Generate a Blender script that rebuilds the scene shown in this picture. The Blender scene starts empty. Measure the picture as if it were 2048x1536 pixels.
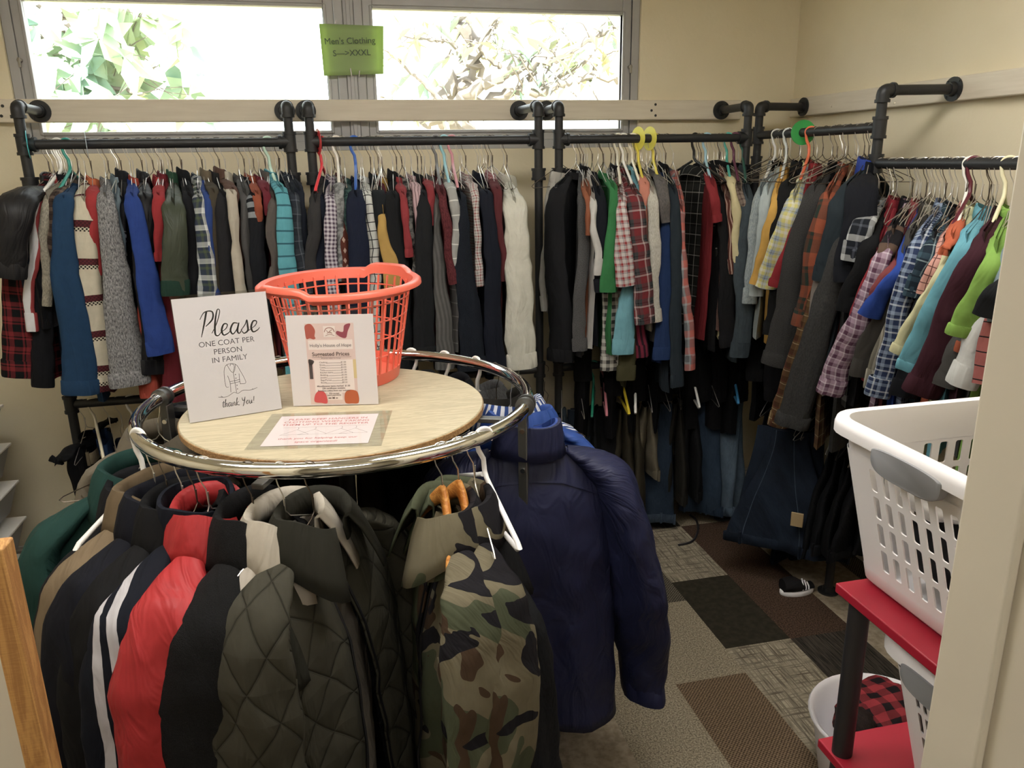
import bpy, bmesh, math, random
from math import sin, cos, pi, radians, sqrt, atan2
from mathutils import Vector, Matrix, noise

S = bpy.context.scene
COL = S.collection
V = Vector

# ------------------------------------------------------------------ camera
F_PX, CX, CY, EYE = 1548.0, 1024.0, 768.0, V((0, 0, 1.65))
_x = V((7126, 558, -1548)).normalized()
_y = V((-371, 441, -1548)); _y = (_y - _x * _y.dot(_x)).normalized()
_z = _x.cross(_y)
ROT = Matrix((_x, _y, _z))
cam_data = bpy.data.cameras.new('camera'); cam = bpy.data.objects.new('camera', cam_data); COL.objects.link(cam)
cam_data.sensor_width = 36; cam_data.lens = F_PX / 2048 * 36; cam_data.clip_start = 0.02; cam_data.clip_end = 200
cam.matrix_world = Matrix.Translation(EYE) @ ROT.to_4x4()
S.camera = cam

def ray(px, py): return ROT @ V((px - CX, CY - py, -F_PX))
def at_x(px, py, X): r = ray(px, py); return EYE + r * (X / r.x)
def at_y(px, py, Y): r = ray(px, py); return EYE + r * (Y / r.y)
def at_z(px, py, Z): r = ray(px, py); return EYE + r * ((Z - EYE.z) / r.z)
def at_d(px, py, d): return EYE + ray(px, py) * (d / F_PX)
def px_size(n, p): return n * (ROT.transposed() @ (p - EYE)).z * -1 / F_PX   # n pixels in metres at point p

# ------------------------------------------------------------------ world, sun, exposure
S.view_settings.view_transform = 'Standard'; S.view_settings.look = 'None'
S.view_settings.gamma = 1; S.view_settings.use_curve_mapping = False
S.view_settings.exposure = 0.0
DYE, DESAT = .64, .2      # cloth colours as photographed -> as dyed
LAMP = 13.5          # strength of the ceiling panels
W = bpy.data.worlds.new('sky'); S.world = W; W.use_nodes = True
wn = W.node_tree.nodes; wl = W.node_tree.links
bg = wn['Background']
bg.inputs['Color'].default_value = (0.95, 0.98, 1.0, 1); bg.inputs['Strength'].default_value = 6.0
sun_d = bpy.data.lights.new('sun', 'SUN'); sun = bpy.data.objects.new('sun', sun_d); COL.objects.link(sun)
sun_d.energy = 30; sun_d.angle = 0.02; sun_d.color = (1, 0.96, 0.88)
sun.rotation_euler = (radians(48), 0, radians(-28))
S.cycles.max_bounces = 6; S.cycles.diffuse_bounces = 4; S.cycles.transparent_max_bounces = 24
S.cycles.sample_clamp_indirect = 6

# ------------------------------------------------------------------ tags
def tag(o, label=None, cat=None, group=None, kind=None):
    if label: o['label'] = label
    if cat: o['category'] = cat
    if group: o['group'] = group
    if kind: o['kind'] = kind
    return o
def empty(name, loc, label=None, cat=None, group=None, rz=0.0):
    o = bpy.data.objects.new(name, None); o.location = loc; o.rotation_euler = (0, 0, rz); o.empty_display_size = .05
    COL.objects.link(o)
    return tag(o, label, cat, group)

# ------------------------------------------------------------------ colour and materials
def lin(c):
    if isinstance(c, str):
        c = c.lstrip('#'); c = [int(c[i:i+2], 16) / 255 for i in (0, 2, 4)]
    return tuple(x / 12.92 if x <= .04045 else ((x + .055) / 1.055) ** 2.4 for x in c[:3]) + (1,)
class NT:
    """a small helper round one node tree"""
    def __init__(s, name):
        s.m = bpy.data.materials.new(name); s.m.use_nodes = True
        s.t = s.m.node_tree; s.n = s.t.nodes; s.l = s.t.links
        s.b = s.n['Principled BSDF']; s.out = s.n['Material Output']
    def node(s, kind, **kw):
        n = s.n.new(kind)
        for k, v in kw.items(): setattr(n, k, v)
        return n
    def put(s, sock, v):
        if hasattr(v, 'is_output') or isinstance(v, bpy.types.NodeSocket): s.l.new(v, sock)
        else: sock.default_value = v
    def math(s, op, a, b=0.0, c=0.0):
        n = s.node('ShaderNodeMath', operation=op)
        s.put(n.inputs[0], a); s.put(n.inputs[1], b); s.put(n.inputs[2], c)
        return n.outputs[0]
    def mix(s, f, a, b, mode='MIX'):
        n = s.node('ShaderNodeMix', data_type='RGBA', blend_type=mode)
        s.put(n.inputs[0], f); s.put(n.inputs[6], a); s.put(n.inputs[7], b)
        return n.outputs[2]
    def ramp(s, f, stops, const=False):
        n = s.node('ShaderNodeValToRGB'); r = n.color_ramp
        r.interpolation = 'CONSTANT' if const else 'LINEAR'
        while len(r.elements) < len(stops): r.elements.new(.5)
        for e, (p, c) in zip(r.elements, stops): e.position = p; e.color = lin(c) if isinstance(c, str) else c
        s.put(n.inputs[0], f); return n.outputs[0]
    def noise(s, scale, vec=None, detail=2.0, rough=.5, dist=0.0):
        n = s.node('ShaderNodeTexNoise')
        n.inputs['Scale'].default_value = scale; n.inputs['Detail'].default_value = detail
        n.inputs['Roughness'].default_value = rough; n.inputs['Distortion'].default_value = dist
        if vec is not None: s.l.new(vec, n.inputs['Vector'])
        return n.outputs['Fac']
    def uv(s): return s.node('ShaderNodeTexCoord').outputs['UV']
    def obj(s): return s.node('ShaderNodeTexCoord').outputs['Object']
    def geo(s): return s.node('ShaderNodeNewGeometry').outputs['Position']
    def scaled(s, vec, sc, loc=(0, 0, 0), rot=(0, 0, 0)):
        n = s.node('ShaderNodeMapping'); s.l.new(vec, n.inputs['Vector'])
        n.inputs['Scale'].default_value = sc; n.inputs['Location'].default_value = loc; n.inputs['Rotation'].default_value = rot
        return n.outputs[0]
    def bump(s, h, strength=.3, dist=.01):
        n = s.node('ShaderNodeBump'); n.inputs['Strength'].default_value = strength; n.inputs['Distance'].default_value = dist
        s.l.new(h, n.inputs['Height'])
        if s.b.inputs['Normal'].links: s.l.new(s.b.inputs['Normal'].links[0].from_socket, n.inputs['Normal'])
        s.l.new(n.outputs[0], s.b.inputs['Normal'])
    def set(s, **kw):
        for k, v in kw.items(): s.put(s.b.inputs[k.replace('_', ' ')], v)
        return s
def plain(name, c, rough=.6, metal=0.0, spec=.5, vary=.06, bump=0.0, bscale=60, coat=0.0):
    t = NT(name); t.set(Roughness=rough, Metallic=metal)
    t.b.inputs['Specular IOR Level'].default_value = spec
    if coat: t.b.inputs['Coat Weight'].default_value = coat
    l = lin(c)
    dk = tuple(x * (1 - vary) for x in l[:3]) + (1,); lt = tuple(min(1, x * (1 + vary)) for x in l[:3]) + (1,)
    n = t.noise(9, t.obj(), 3)
    t.put(t.b.inputs['Base Color'], t.mix(n, dk, lt))
    if bump: t.bump(t.noise(bscale, t.obj(), 3), bump, .004)
    return t.m

def square(t, x, period, duty, off=0.0):
    """1 inside a band duty wide of every period"""
    f = t.math('FRACT', t.math('ADD', t.math('DIVIDE', x, period), off))
    return t.math('LESS_THAN', f, duty)
def cloth(name, p, rough=.85, wrinkle=.55, weave=.12):
    """p: pattern tuple; u across the cloth and v down it are in metres"""
    t = NT(name); t.set(Roughness=rough); t.b.inputs['Specular IOR Level'].default_value = .15 if rough > .6 else .22
    def dye(c):
        c = lin(c); g = .3*c[0] + .55*c[1] + .15*c[2]; return tuple(max(0, (x*(1-DESAT) + g*DESAT) * (DYE + .22*min(1, g*1.6))) for x in c[:3]) + (1,)
    lin_ = dye
    uv = t.uv(); sep = t.node('ShaderNodeSeparateXYZ'); t.l.new(uv, sep.inputs[0]); u, v = sep.outputs[0], sep.outputs[1]
    k = p[0]; L = lambda i: lin_(p[i])
    if k == 'solid': col = L(1)
    elif k == 'heather':
        n = t.noise(260, t.scaled(uv, (1, .35, 1)), 3, .7); col = t.ramp(n, [(.36, lin_(p[1])), (.64, lin_(p[2]))])
    elif k == 'fleece':
        n = t.noise(420, uv, 3, .75); col = t.ramp(n, [(.35, lin_(p[1])), (.68, lin_(p[2]))]); t.bump(n, .6, .004)
    elif k == 'stripe':   # period, base, stripe, duty, axis
        col = t.mix(square(t, v if p[5] == 'h' else u, p[1], p[4]), L(2), L(3))
    elif k == 'plaid':    # period, base, [(off, duty, colour) ...] each used both ways
        ca = cb = L(2)
        for off, duty, c in p[3]:
            ca = t.mix(square(t, u, p[1], duty, off), ca, lin_(c)); cb = t.mix(square(t, v, p[1], duty, off), cb, lin_(c))
        col = t.mix(.5, ca, cb)
    elif k == 'gingham':  # period, dark, light
        col = t.mix(t.math('MULTIPLY', t.math('ADD', square(t, u, p[1], .5), square(t, v, p[1], .5)), .5), L(3), L(2))
    elif k == 'window':   # period, base, line, duty
        col = t.mix(t.math('MAXIMUM', square(t, u, p[1], p[4]), square(t, v, p[1], p[4])), L(2), L(3))
    elif k == 'dots':     # period, base, dot: small diamonds
        fu = t.math('ABSOLUTE', t.math('SUBTRACT', t.math('FRACT', t.math('DIVIDE', u, p[1])), .5))
        fv = t.math('ABSOLUTE', t.math('SUBTRACT', t.math('FRACT', t.math('DIVIDE', v, p[1] * 1.6)), .5))
        col = t.mix(t.math('LESS_THAN', t.math('ADD', fu, fv), .28), L(2), L(3))
    elif k == 'mottle':   # c1, c2, scale
        col = t.ramp(t.noise(p[3], uv, 4, .65), [(.42, lin_(p[1])), (.58, lin_(p[2]))])
    elif k == 'camo':
        a = t.noise(5.5, t.scaled(uv, (1, .8, 1)), 2, .5, .6); b = t.noise(6.5, t.scaled(uv, (1, .9, 1), (3, 7, 2)), 2, .5, .6)
        c = t.noise(8, t.scaled(uv, (.8, 1, 1), (9, 1, 5)), 2.5, .5, 1.0)
        col = t.mix(t.math('GREATER_THAN', a, .5), L(1), L(2))
        col = t.mix(t.math('GREATER_THAN', b, .56), col, L(3))
        col = t.mix(t.math('GREATER_THAN', c, .57), col, L(4))
    elif k == 'fairisle':
        f = t.math('FRACT', t.math('DIVIDE', v, .12))
        row = t.math('FLOOR', t.math('DIVIDE', v, .006))
        chk = t.math('LESS_THAN', t.math('FRACT', t.math('ADD', t.math('DIVIDE', u, .012), t.math('MULTIPLY', row, .5))), .45)
        band = t.math('LESS_THAN', f, .18); side = t.math('LESS_THAN', t.math('ABSOLUTE', t.math('SUBTRACT', f, .09)), .20)
        col = t.mix(t.math('MULTIPLY', side, chk), L(1), L(2)); col = t.mix(t.math('MULTIPLY', band, t.math('SUBTRACT', 1.0, t.math('MULTIPLY', chk, .6))), col, L(3))
    elif k == 'denim':    # dark, light
        n = t.noise(5, t.scaled(uv, (1, .45, 1)), 4, .6); tw = t.noise(500, t.scaled(uv, (1, .12, 1), (0, 0, 0), (0, 0, .6)), 2)
        col = t.ramp(t.math('ADD', t.math('MULTIPLY', n, .8), t.math('MULTIPLY', tw, .2)), [(.36, lin_(p[1])), (.64, lin_(p[2]))])
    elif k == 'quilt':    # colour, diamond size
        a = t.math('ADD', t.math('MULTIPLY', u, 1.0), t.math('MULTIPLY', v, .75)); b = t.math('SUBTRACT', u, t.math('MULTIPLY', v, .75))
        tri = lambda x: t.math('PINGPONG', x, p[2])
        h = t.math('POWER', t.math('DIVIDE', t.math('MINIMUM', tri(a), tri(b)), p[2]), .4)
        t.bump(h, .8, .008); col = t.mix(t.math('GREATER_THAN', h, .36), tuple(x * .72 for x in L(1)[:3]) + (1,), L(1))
    elif k == 'sleevebands':  # base, band colour, first v, last v, period
        on = t.math('MULTIPLY', t.math('GREATER_THAN', v, p[3]), t.math('LESS_THAN', v, p[4]))
        col = t.mix(t.math('MULTIPLY', on, square(t, v, p[5], .55)), L(1), L(2))
    elif k == 'ubands':   # base, band, u0, u1, u2, u3: two lengthwise bands
        on = t.math('ADD', t.math('MULTIPLY', t.math('GREATER_THAN', u, p[3]), t.math('LESS_THAN', u, p[4])), t.math('MULTIPLY', t.math('GREATER_THAN', u, p[5]), t.math('LESS_THAN', u, p[6])))
        col = t.mix(on, L(1), L(2))
    else: raise ValueError(k)
    n = t.noise(30, uv, 3)
    lite = t.ramp(n, [(.3, (.88, .88, .88, 1)), (.7, (1, 1, 1, 1))])
    t.put(t.b.inputs['Base Color'], t.mix(1.0, col, lite, 'MULTIPLY'))
    if wrinkle: t.bump(t.noise(11, t.scaled(uv, (1.6, .55, 1)), 3, .55, .8), wrinkle, .02)
    if weave: t.bump(t.noise(700, uv, 1), weave, .001)
    return t.m

# ------------------------------------------------------------------ mesh building
class MB:
    def __init__(s): s.v = []; s.f = []; s.uv = []; s.mi = []; s.cur = 0
    def add(s, co, uv=(0, 0)): s.v.append(V(co)); s.uv.append(uv); return len(s.v) - 1
    def face(s, *ix): s.f.append(ix); s.mi.append(s.cur)
    def grid(s, rows, uvs=None, wrap=False):
        idx = [[s.add(p, uvs[i][j] if uvs else (j, i)) for j, p in enumerate(r)] for i, r in enumerate(rows)]
        for a, b in zip(idx, idx[1:]):
            for j in range(len(a) - 1): s.face(a[j], a[j+1], b[j+1], b[j])
        return idx
    def loft(s, rings, cap0=False, cap1=False, v0=0.0):
        """closed rings of equal length; u and v in metres"""
        vv = v0; rows = []; prev = None
        for r in rings:
            c = sum(r, V()) / len(r)
            if prev is not None: vv += (c - prev).length
            prev = c
            u = 0; row = []
            for j in range(len(r) + 1):
                if j: u += (r[j % len(r)] - r[j-1]).length
                row.append(s.add(r[j % len(r)], (u, vv)))
            rows.append(row)
        for a, b in zip(rows, rows[1:]):
            for j in range(len(a) - 1): s.face(a[j], a[j+1], b[j+1], b[j])
        if cap0: s.face(*rows[0][:-1][::-1])
        if cap1: s.face(*rows[-1][:-1])
        return rows
    def tube(s, path, r, n=8, closed=False, caps=True):
        path = [V(p) for p in path]; m = len(path); rr = r if isinstance(r, (list, tuple)) else [r] * m
        if m < 2: return
        rings = []; up = None
        for i, p in enumerate(path):
            if closed: tan = path[(i+1) % m] - path[i-1]
            else: tan = path[min(i+1, m-1)] - path[max(i-1, 0)]
            if tan.length < 1e-9: tan = V((0, 0, 1))
            tan.normalize()
            if up is None: up = V((0, 0, 1)) if abs(tan.z) < .9 else V((1, 0, 0))
            a = (up - tan * up.dot(tan))
            if a.length < 1e-6: a = tan.orthogonal()
            a.normalize(); up = a; b = tan.cross(a)
            rings.append([p + (a * cos(2*pi*k/n) + b * sin(2*pi*k/n)) * rr[i] for k in range(n)])
        if closed: rings.append(rings[0])
        s.loft(rings, caps and not closed, caps and not closed)
    def cyl(s, a, b, r, n=20, r2=None): s.tube([a, b], [r, r if r2 is None else r2], n)
    def lathe(s, prof, c=(0, 0, 0), n=32, axis='z', caps=False):
        c = V(c); rings = []
        for r, h in prof:
            ring = []
            for k in range(n):
                a = 2*pi*k/n
                q = {'z': V((r*cos(a), r*sin(a), h)), 'y': V((r*cos(a), h, r*sin(a))), 'x': V((h, r*cos(a), r*sin(a)))}[axis]
                ring.append(c + q)
            rings.append(ring)
        s.loft(rings, caps, caps)
    def box(s, lo, hi, M=None):
        lo, hi = V(lo), V(hi); c = [V((x, y, z)) for z in (lo.z, hi.z) for y in (lo.y, hi.y) for x in (lo.x, hi.x)]
        if M is not None: c = [M @ p for p in c]
        for q in ((0, 2, 3, 1), (4, 5, 7, 6), (0, 1, 5, 4), (2, 6, 7, 3), (0, 4, 6, 2), (1, 3, 7, 5)):
            p = [c[i] for i in q]; w = (p[1]-p[0]).length; h = (p[3]-p[0]).length
            s.face(*[s.add(x, t) for x, t in zip(p, ((0, 0), (w, 0), (w, h), (0, h)))])
    def quad(s, pts, uvs=None):
        uvs = uvs or ((0, 0), (1, 0), (1, 1), (0, 1)); s.face(*[s.add(p, t) for p, t in zip(pts, uvs)])
    def build(s, name, mat, parent=None, smooth=True, angle=50, bevel=0.0, bsegs=2, thick=0.0, weld=True, at=None):
        me = bpy.data.meshes.new(name)
        off = parent.location if parent is not None else V(at) if at is not None else V()
        if parent is not None and parent.parent is not None: off = off + parent.parent.location
        me.from_pydata([tuple(p - off) for p in s.v], [], s.f)
        ul = me.uv_layers.new(name='uv')
        vi = [0] * len(me.loops); me.loops.foreach_get('vertex_index', vi)
        flat = []
        for i in vi: flat.extend(s.uv[i][:2])
        ul.data.foreach_set('uv', flat)
        mats = mat if isinstance(mat, (list, tuple)) else [mat]
        for m in mats: me.materials.append(m)
        if len(mats) > 1: me.polygons.foreach_set('material_index', s.mi)
        if weld or bevel:
            bm = bmesh.new(); bm.from_mesh(me); bmesh.ops.remove_doubles(bm, verts=bm.verts, dist=1e-5)
            bmesh.ops.recalc_face_normals(bm, faces=bm.faces); bm.to_mesh(me); bm.free()
        if smooth:
            me.polygons.foreach_set('use_smooth', [True] * len(me.polygons))
            me.set_sharp_from_angle(angle=radians(angle))
        o = bpy.data.objects.new(name, me); COL.objects.link(o)
        if at is not None and parent is None: o.location = at
        if parent is not None: o.parent = parent
        if bevel:
            b = o.modifiers.new('edge', 'BEVEL'); b.width = bevel; b.segments = bsegs; b.limit_method = 'ANGLE'; b.angle_limit = radians(40)
        if thick:
            b = o.modifiers.new('thickness', 'SOLIDIFY'); b.thickness = thick; b.offset = 0
        return o
def spline(pts, n=6, closed=False):
    """Catmull-Rom through the points"""
    pts = [V(p) for p in pts]; m = len(pts); out = []
    for i in range(m if closed else m - 1):
        if closed: a, b, c, d = pts[i-1], pts[i], pts[(i+1) % m], pts[(i+2) % m]
        else: a, b, c, d = pts[max(i-1, 0)], pts[i], pts[i+1], pts[min(i+2, m-1)]
        for k in range(n):
            t = k / n
            out.append(.5 * ((2*b) + (c-a)*t + (2*a-5*b+4*c-d)*t*t + (3*b-a-3*c+d)*t**3))
    if not closed: out.append(pts[-1])
    return out
def sm(t): t = max(0.0, min(1.0, t)); return t * t * (3 - 2 * t)
def lerp(a, b, t): return a + (b - a) * t
def text_into(mb, body, size, M, align='CENTER', bold=0.0, thick=.0002):
    """letters of the built-in font as flat geometry; M places the local xy plane"""
    c = bpy.data.curves.new('letters', 'FONT'); c.body = body; c.size = size; c.align_x = align; c.offset = bold; c.resolution_u = 3
    o = bpy.data.objects.new('letters', c); COL.objects.link(o)
    dg = bpy.context.evaluated_depsgraph_get(); dg.update()
    me = bpy.data.meshes.new_from_object(o.evaluated_get(dg))
    base = len(mb.v)
    for v in me.vertices: mb.add(M @ v.co)
    for p in me.polygons: mb.face(*[base + i for i in p.vertices])
    bpy.data.objects.remove(o); bpy.data.curves.remove(c); bpy.data.meshes.remove(me)
# ------------------------------------------------------------------ the room
WALL_Y, WALL_X, LEFT_X, CEIL, NEAR_Y = 3.36, 2.091, -2.25, 2.62, .565
def wall_mat():
    t = NT('painted_plaster'); t.set(Roughness=.75); t.b.inputs['Specular IOR Level'].default_value = .25
    n = t.noise(3, t.geo(), 3)
    t.put(t.b.inputs['Base Color'], t.ramp(n, [(.3, '#dbd0b4'), (.7, '#e1d7bd')]))
    t.bump(t.noise(55, t.geo(), 4, .6), .16, .006)
    return t.m
M_WALL = wall_mat()
M_TRIM = plain('cream_gloss_paint', '#d9d0bd', .42, bump=.08, bscale=30)
M_WHITE_TRIM = plain('white_trim_paint', '#dedad2', .45)
M_CEIL = plain('ceiling_tile_white', '#e6e3da', .9, bump=.3, bscale=120)
M_ALU = plain('brushed_window_metal', '#a3a3a4', .45, .35, vary=.12, bump=.05, bscale=40)
def structure(o): o['kind'] = 'structure'; return o

# floor: planks of carpet, each face its own weave
TX, TY = .25, .455
def carpet(name, a, b, kind, sc=1.0):
    t = NT(name); t.set(Roughness=.98); t.b.inputs['Specular IOR Level'].default_value = .05
    g = t.geo(); sep = t.node('ShaderNodeSeparateXYZ'); t.l.new(g, sep.inputs[0]); x, y = sep.outputs[0], sep.outputs[1]
    if kind == 'loop': n = t.noise(190 * sc, g, 2, .7)
    elif kind == 'line': n = t.noise(70 * sc, t.scaled(g, (2.4, .12, 1)), 3, .7)
    elif kind == 'cross':
        n1 = t.noise(80, t.scaled(g, (2.0, .1, 1)), 3, .6); n2 = t.noise(60, t.scaled(g, (.15, 1.6, 1)), 2, .6)
        n = t.math('MINIMUM', n1, t.math('ADD', n2, .03))
    elif kind == 'basket':
        s1 = t.math('SINE', t.math('MULTIPLY', x, 2*pi/.0115)); s2 = t.math('SINE', t.math('MULTIPLY', y, 2*pi/.0115))
        n = t.math('ADD', t.math('MULTIPLY', t.math('MULTIPLY', s1, s2), .22), t.math('ADD', t.math('MULTIPLY', t.noise(160, g, 2), .5), .25))
    else: n = t.noise(40, g, 2)
    c = t.ramp(n, [(.36, a), (.64, b)])
    t.put(t.b.inputs['Base Color'], c); t.bump(n, .5, .004)
    return t.m
CARPETS = [carpet('taupe_loop_carpet', '#655c4e', '#a69b86', 'loop'), carpet('charcoal_plain_carpet', '#2d2a23', '#36322a', 'flat'),
           carpet('brown_rib_carpet', '#45392d', '#826f5a', 'basket', 1), carpet('grey_basket_carpet', '#282521', '#6f685c', 'basket'),
           carpet('rust_fleck_carpet', '#2b221d', '#5c493d', 'loop'), carpet('black_line_carpet', '#211f1d', '#4a443d', 'line'),
           carpet('pale_cross_carpet', '#5f574b', '#aaa08c', 'cross'), carpet('striped_carpet', '#2d2822', '#857761', 'line', .8),
           carpet('sand_plain_carpet', '#867a68', '#a09381', 'flat')]
def col_off(i): return {0: 2.12, -1: 1.985, 1: 2.117}.get(i, 2.12 + .455 * ((i * 37 % 10) / 10))
LAID = {(0, 0): 1, (0, 1): 6, (0, 2): 5, (0, -1): 6, (0, -2): 6, (-1, 0): 0, (-1, 1): 3, (-1, 2): 3, (-1, -1): 2, (-1, -2): 2,
        (1, 0): 4, (1, -1): 5, (1, -2): 5, (1, 1): 4, (2, 0): 8, (2, -1): 8, (2, 1): 8, (-2, 0): 3, (-2, -1): 0, (-3, -1): 8, (-2, 1): 3, (-2, -2): 0, (-3, -2): 8, (-3, 0): 8}
rnd = random.Random(4)
mb = MB()
x0 = 1.23
for i in range(-15, 6):
    xa, xb = x0 + i*TX, x0 + (i+1)*TX
    k0 = math.floor((-2.2 - col_off(i)) / TY)
    for k in range(k0, k0 + 14):
        ya, yb = col_off(i) + k*TY, col_off(i) + (k+1)*TY
        a, b = max(xa, LEFT_X - .1), min(xb, WALL_X + .1); c, d = max(ya, -2.2), min(yb, WALL_Y + .1)
        if b <= a or d <= c: continue
        mb.cur = LAID.get((i, k), 7 if xa < -1.1 and ya > 2.2 and (k % 2 == 0) else rnd.choice((0, 1, 3, 5, 8, 2)))
        mb.quad([(a, c, 0), (b, c, 0), (b, d, 0), (a, d, 0)])
structure(mb.build('floor', CARPETS, smooth=False))

def slab(name, lo, hi, mat, **k):
    m = MB(); m.box(lo, hi); return structure(m.build(name, mat, smooth=False, **k))
# back wall with the long window opening
WX0, WX1, WZ0, WZ1 = -1.105, 1.345, 1.70, 2.42
m = MB()
for lo, hi in (((LEFT_X-.1, WALL_Y, 0), (WX0, WALL_Y+.16, CEIL)), ((WX1, WALL_Y, 0), (WALL_X+.1, WALL_Y+.16, CEIL)),
               ((WX0, WALL_Y, 0), (WX1, WALL_Y+.16, WZ0)), ((WX0, WALL_Y, WZ1), (WX1, WALL_Y+.16, CEIL))): m.box(lo, hi)
structure(m.build('wall_back', M_WALL, smooth=False))
slab('wall_right', (WALL_X, -2.2, 0), (WALL_X+.12, WALL_Y, CEIL), M_WALL)
slab('wall_left', (LEFT_X-.12, -2.2, 0), (LEFT_X, WALL_Y, CEIL), M_WALL)
slab('ceiling', (LEFT_X-.12, -2.3, CEIL), (WALL_X+.12, WALL_Y+.16, CEIL+.08), M_CEIL)
slab('wall_hall', (LEFT_X-.12, -2.3, 0), (WALL_X+.12, -2.2, CEIL), M_WALL)
# front wall with the doorway the picture is taken through
JX = .585
m = MB(); m.box((JX+.10, NEAR_Y-.12, 0), (WALL_X, NEAR_Y, CEIL)); m.box((LEFT_X, NEAR_Y-.12, 0), (-.52, NEAR_Y, CEIL)); m.box((-.52, NEAR_Y-.12, 2.12), (JX+.10, NEAR_Y, CEIL))
structure(m.build('wall_front', M_WALL, smooth=False))
m = MB()   # door frame: jamb with its stop, casing on the room side
m.box((JX+.012, NEAR_Y-.12, 0), (JX+.10, NEAR_Y+.005, 2.10))
m.box((JX, NEAR_Y-.045, 0), (JX+.012, NEAR_Y+.02, 2.09))
m.box((JX+.005, NEAR_Y+.005, 0), (JX+.075, NEAR_Y+.022, 2.16))
structure(m.build('trim_1', M_TRIM, bevel=.003))
m = MB(); m.box((LEFT_X, WALL_Y-.014, 0), (WALL_X, WALL_Y, .088)); m.box((LEFT_X, WALL_Y-.02, .088), (WALL_X, WALL_Y, .10)); m.box((LEFT_X, WALL_Y-.009, .10), (WALL_X, WALL_Y, .112))
structure(m.build('baseboard_back', M_WHITE_TRIM, bevel=.002))
m = MB(); m.box((WALL_X-.014, NEAR_Y, 0), (WALL_X, WALL_Y-.014, .10)); structure(m.build('baseboard_right', M_WHITE_TRIM, bevel=.003))

# windows: metal frame, two panes of glass with a broad mullion between
def glass_mat():
    t = NT('window_glass'); t.n.remove(t.b)
    tr = t.node('ShaderNodeBsdfTransparent'); gl = t.node('ShaderNodeBsdfGlossy'); gl.inputs['Roughness'].default_value = .02
    tr.inputs['Color'].default_value = (.96, .98, .97, 1)
    mx = t.node('ShaderNodeMixShader'); mx.inputs[0].default_value = .04
    t.l.new(tr.outputs[0], mx.inputs[1]); t.l.new(gl.outputs[0], mx.inputs[2]); t.l.new(mx.outputs[0], t.out.inputs[0])
    return t.m
M_GLASS = glass_mat()
GY = WALL_Y + .035
def window(n, xa, xb):
    root = empty('window_%d' % n, ((xa+xb)/2, GY, WZ0)); structure(root)
    gx0, gx1, gz0, gz1 = xa + .075, xb - .075, 1.779, 2.235
    m = MB()
    def ring(o, i, y0, y1):
        (a0, a1, c0, c1), (b0, b1, d0, d1) = o, i
        m.box((a0, y0, c0), (b0, y1, c1)); m.box((b1, y0, c0), (a1, y1, c1)); m.box((b0, y0, c0), (b1, y1, d0)); m.box((b0, y0, d1), (b1, y1, c1))
    ring((xa, xb, WZ0, WZ1), (xa+.035, xb-.035, WZ0+.035, WZ1-.1), GY-.02, GY+.06)
    ring((xa+.035, xb-.035, WZ0+.035, WZ1-.1), (gx0, gx1, gz0, gz1), GY-.012, GY+.03)
    ring((gx0-.012, gx1+.012, gz0-.012, gz1+.012), (gx0, gx1, gz0, gz1), GY-.017, GY+.005)
    m.build('window_frame', M_ALU, root, smooth=False, bevel=.003)
    m = MB(); m.box((gx0-.005, GY+.008, gz0-.005), (gx1+.005, GY+.012, gz1+.005)); m.build('window_pane', M_GLASS, root, smooth=False)
    m = MB()
    for x, z in ((gx1+.035, 2.03), (gx0-.035, 2.03), (gx1+.035, WZ0+.05), ((gx0+gx1)/2, WZ0+.05)):
        m.cyl((x, GY-.012, z), (x, GY-.03, z), .008, 10); m.box((x-.004, GY-.034, z-.026), (x+.004, GY-.026, z+.008))
    m.build('window_latch', plain('aged_latch', '#8f8a80', .4, .7), root, bevel=.001)
window(1, WX0, .126-.02); window(2, .126+.02, WX1)
m = MB(); m.box((.126-.02, GY-.028, WZ0), (.126+.02, GY+.05, WZ1)); m.box((.126-.008, GY-.034, WZ0), (.126+.008, GY-.02, WZ1))
structure(m.build('trim_2', M_ALU, smooth=False, bevel=.002))

# mounting rails along the walls, across the window too
def rail_mat():
    t = NT('painted_rail_board'); t.set(Roughness=.5)
    n = t.noise(20, t.scaled(t.geo(), (.35, .35, 5)), 3)
    t.put(t.b.inputs['Base Color'], t.ramp(n, [(.3, '#cfc5b3'), (.7, '#d8cfbe')])); t.bump(n, .12, .003)
    return t.m
M_RAIL = rail_mat()
m = MB(); m.box((LEFT_X, WALL_Y-.032, 1.811), (1.818, WALL_Y-.0005, 1.893)); structure(m.build('trim_3', M_RAIL, bevel=.004))
m = MB(); m.box((WALL_X-.032, .6, 1.819), (WALL_X-.0005, WALL_Y-.03, 1.897)); structure(m.build('trim_4', M_RAIL, bevel=.004))
m = MB()
for px, py in ((5, 212), (3, 232), (1311, 209), (1303, 221), (1311, 231)):
    p = at_y(px, py, WALL_Y-.032); m.cyl(p, p + V((0, -.0015, 0)), .0055, 12)
M_BLACK = plain('black_iron_pipe', '#2e2f31', .48, .35, bump=.12, bscale=180)
structure(m.build('trim_5', M_BLACK))
for i, (px, py) in enumerate(((1663, 212), (1789, 206))):
    p = at_x(px, py, WALL_X-.032); m = MB(); m.lathe([(0, -.004), (.004, -.003), (.006, 0)], p, 14, 'x')
    tag(m.build('screw', M_TRIM), ('small painted screw head in the right-hand rail, nearer the corner', 'small painted screw head in the right-hand rail, below the long elbow pipe')[i], 'screw', 'screws in the right wall rail')

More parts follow.
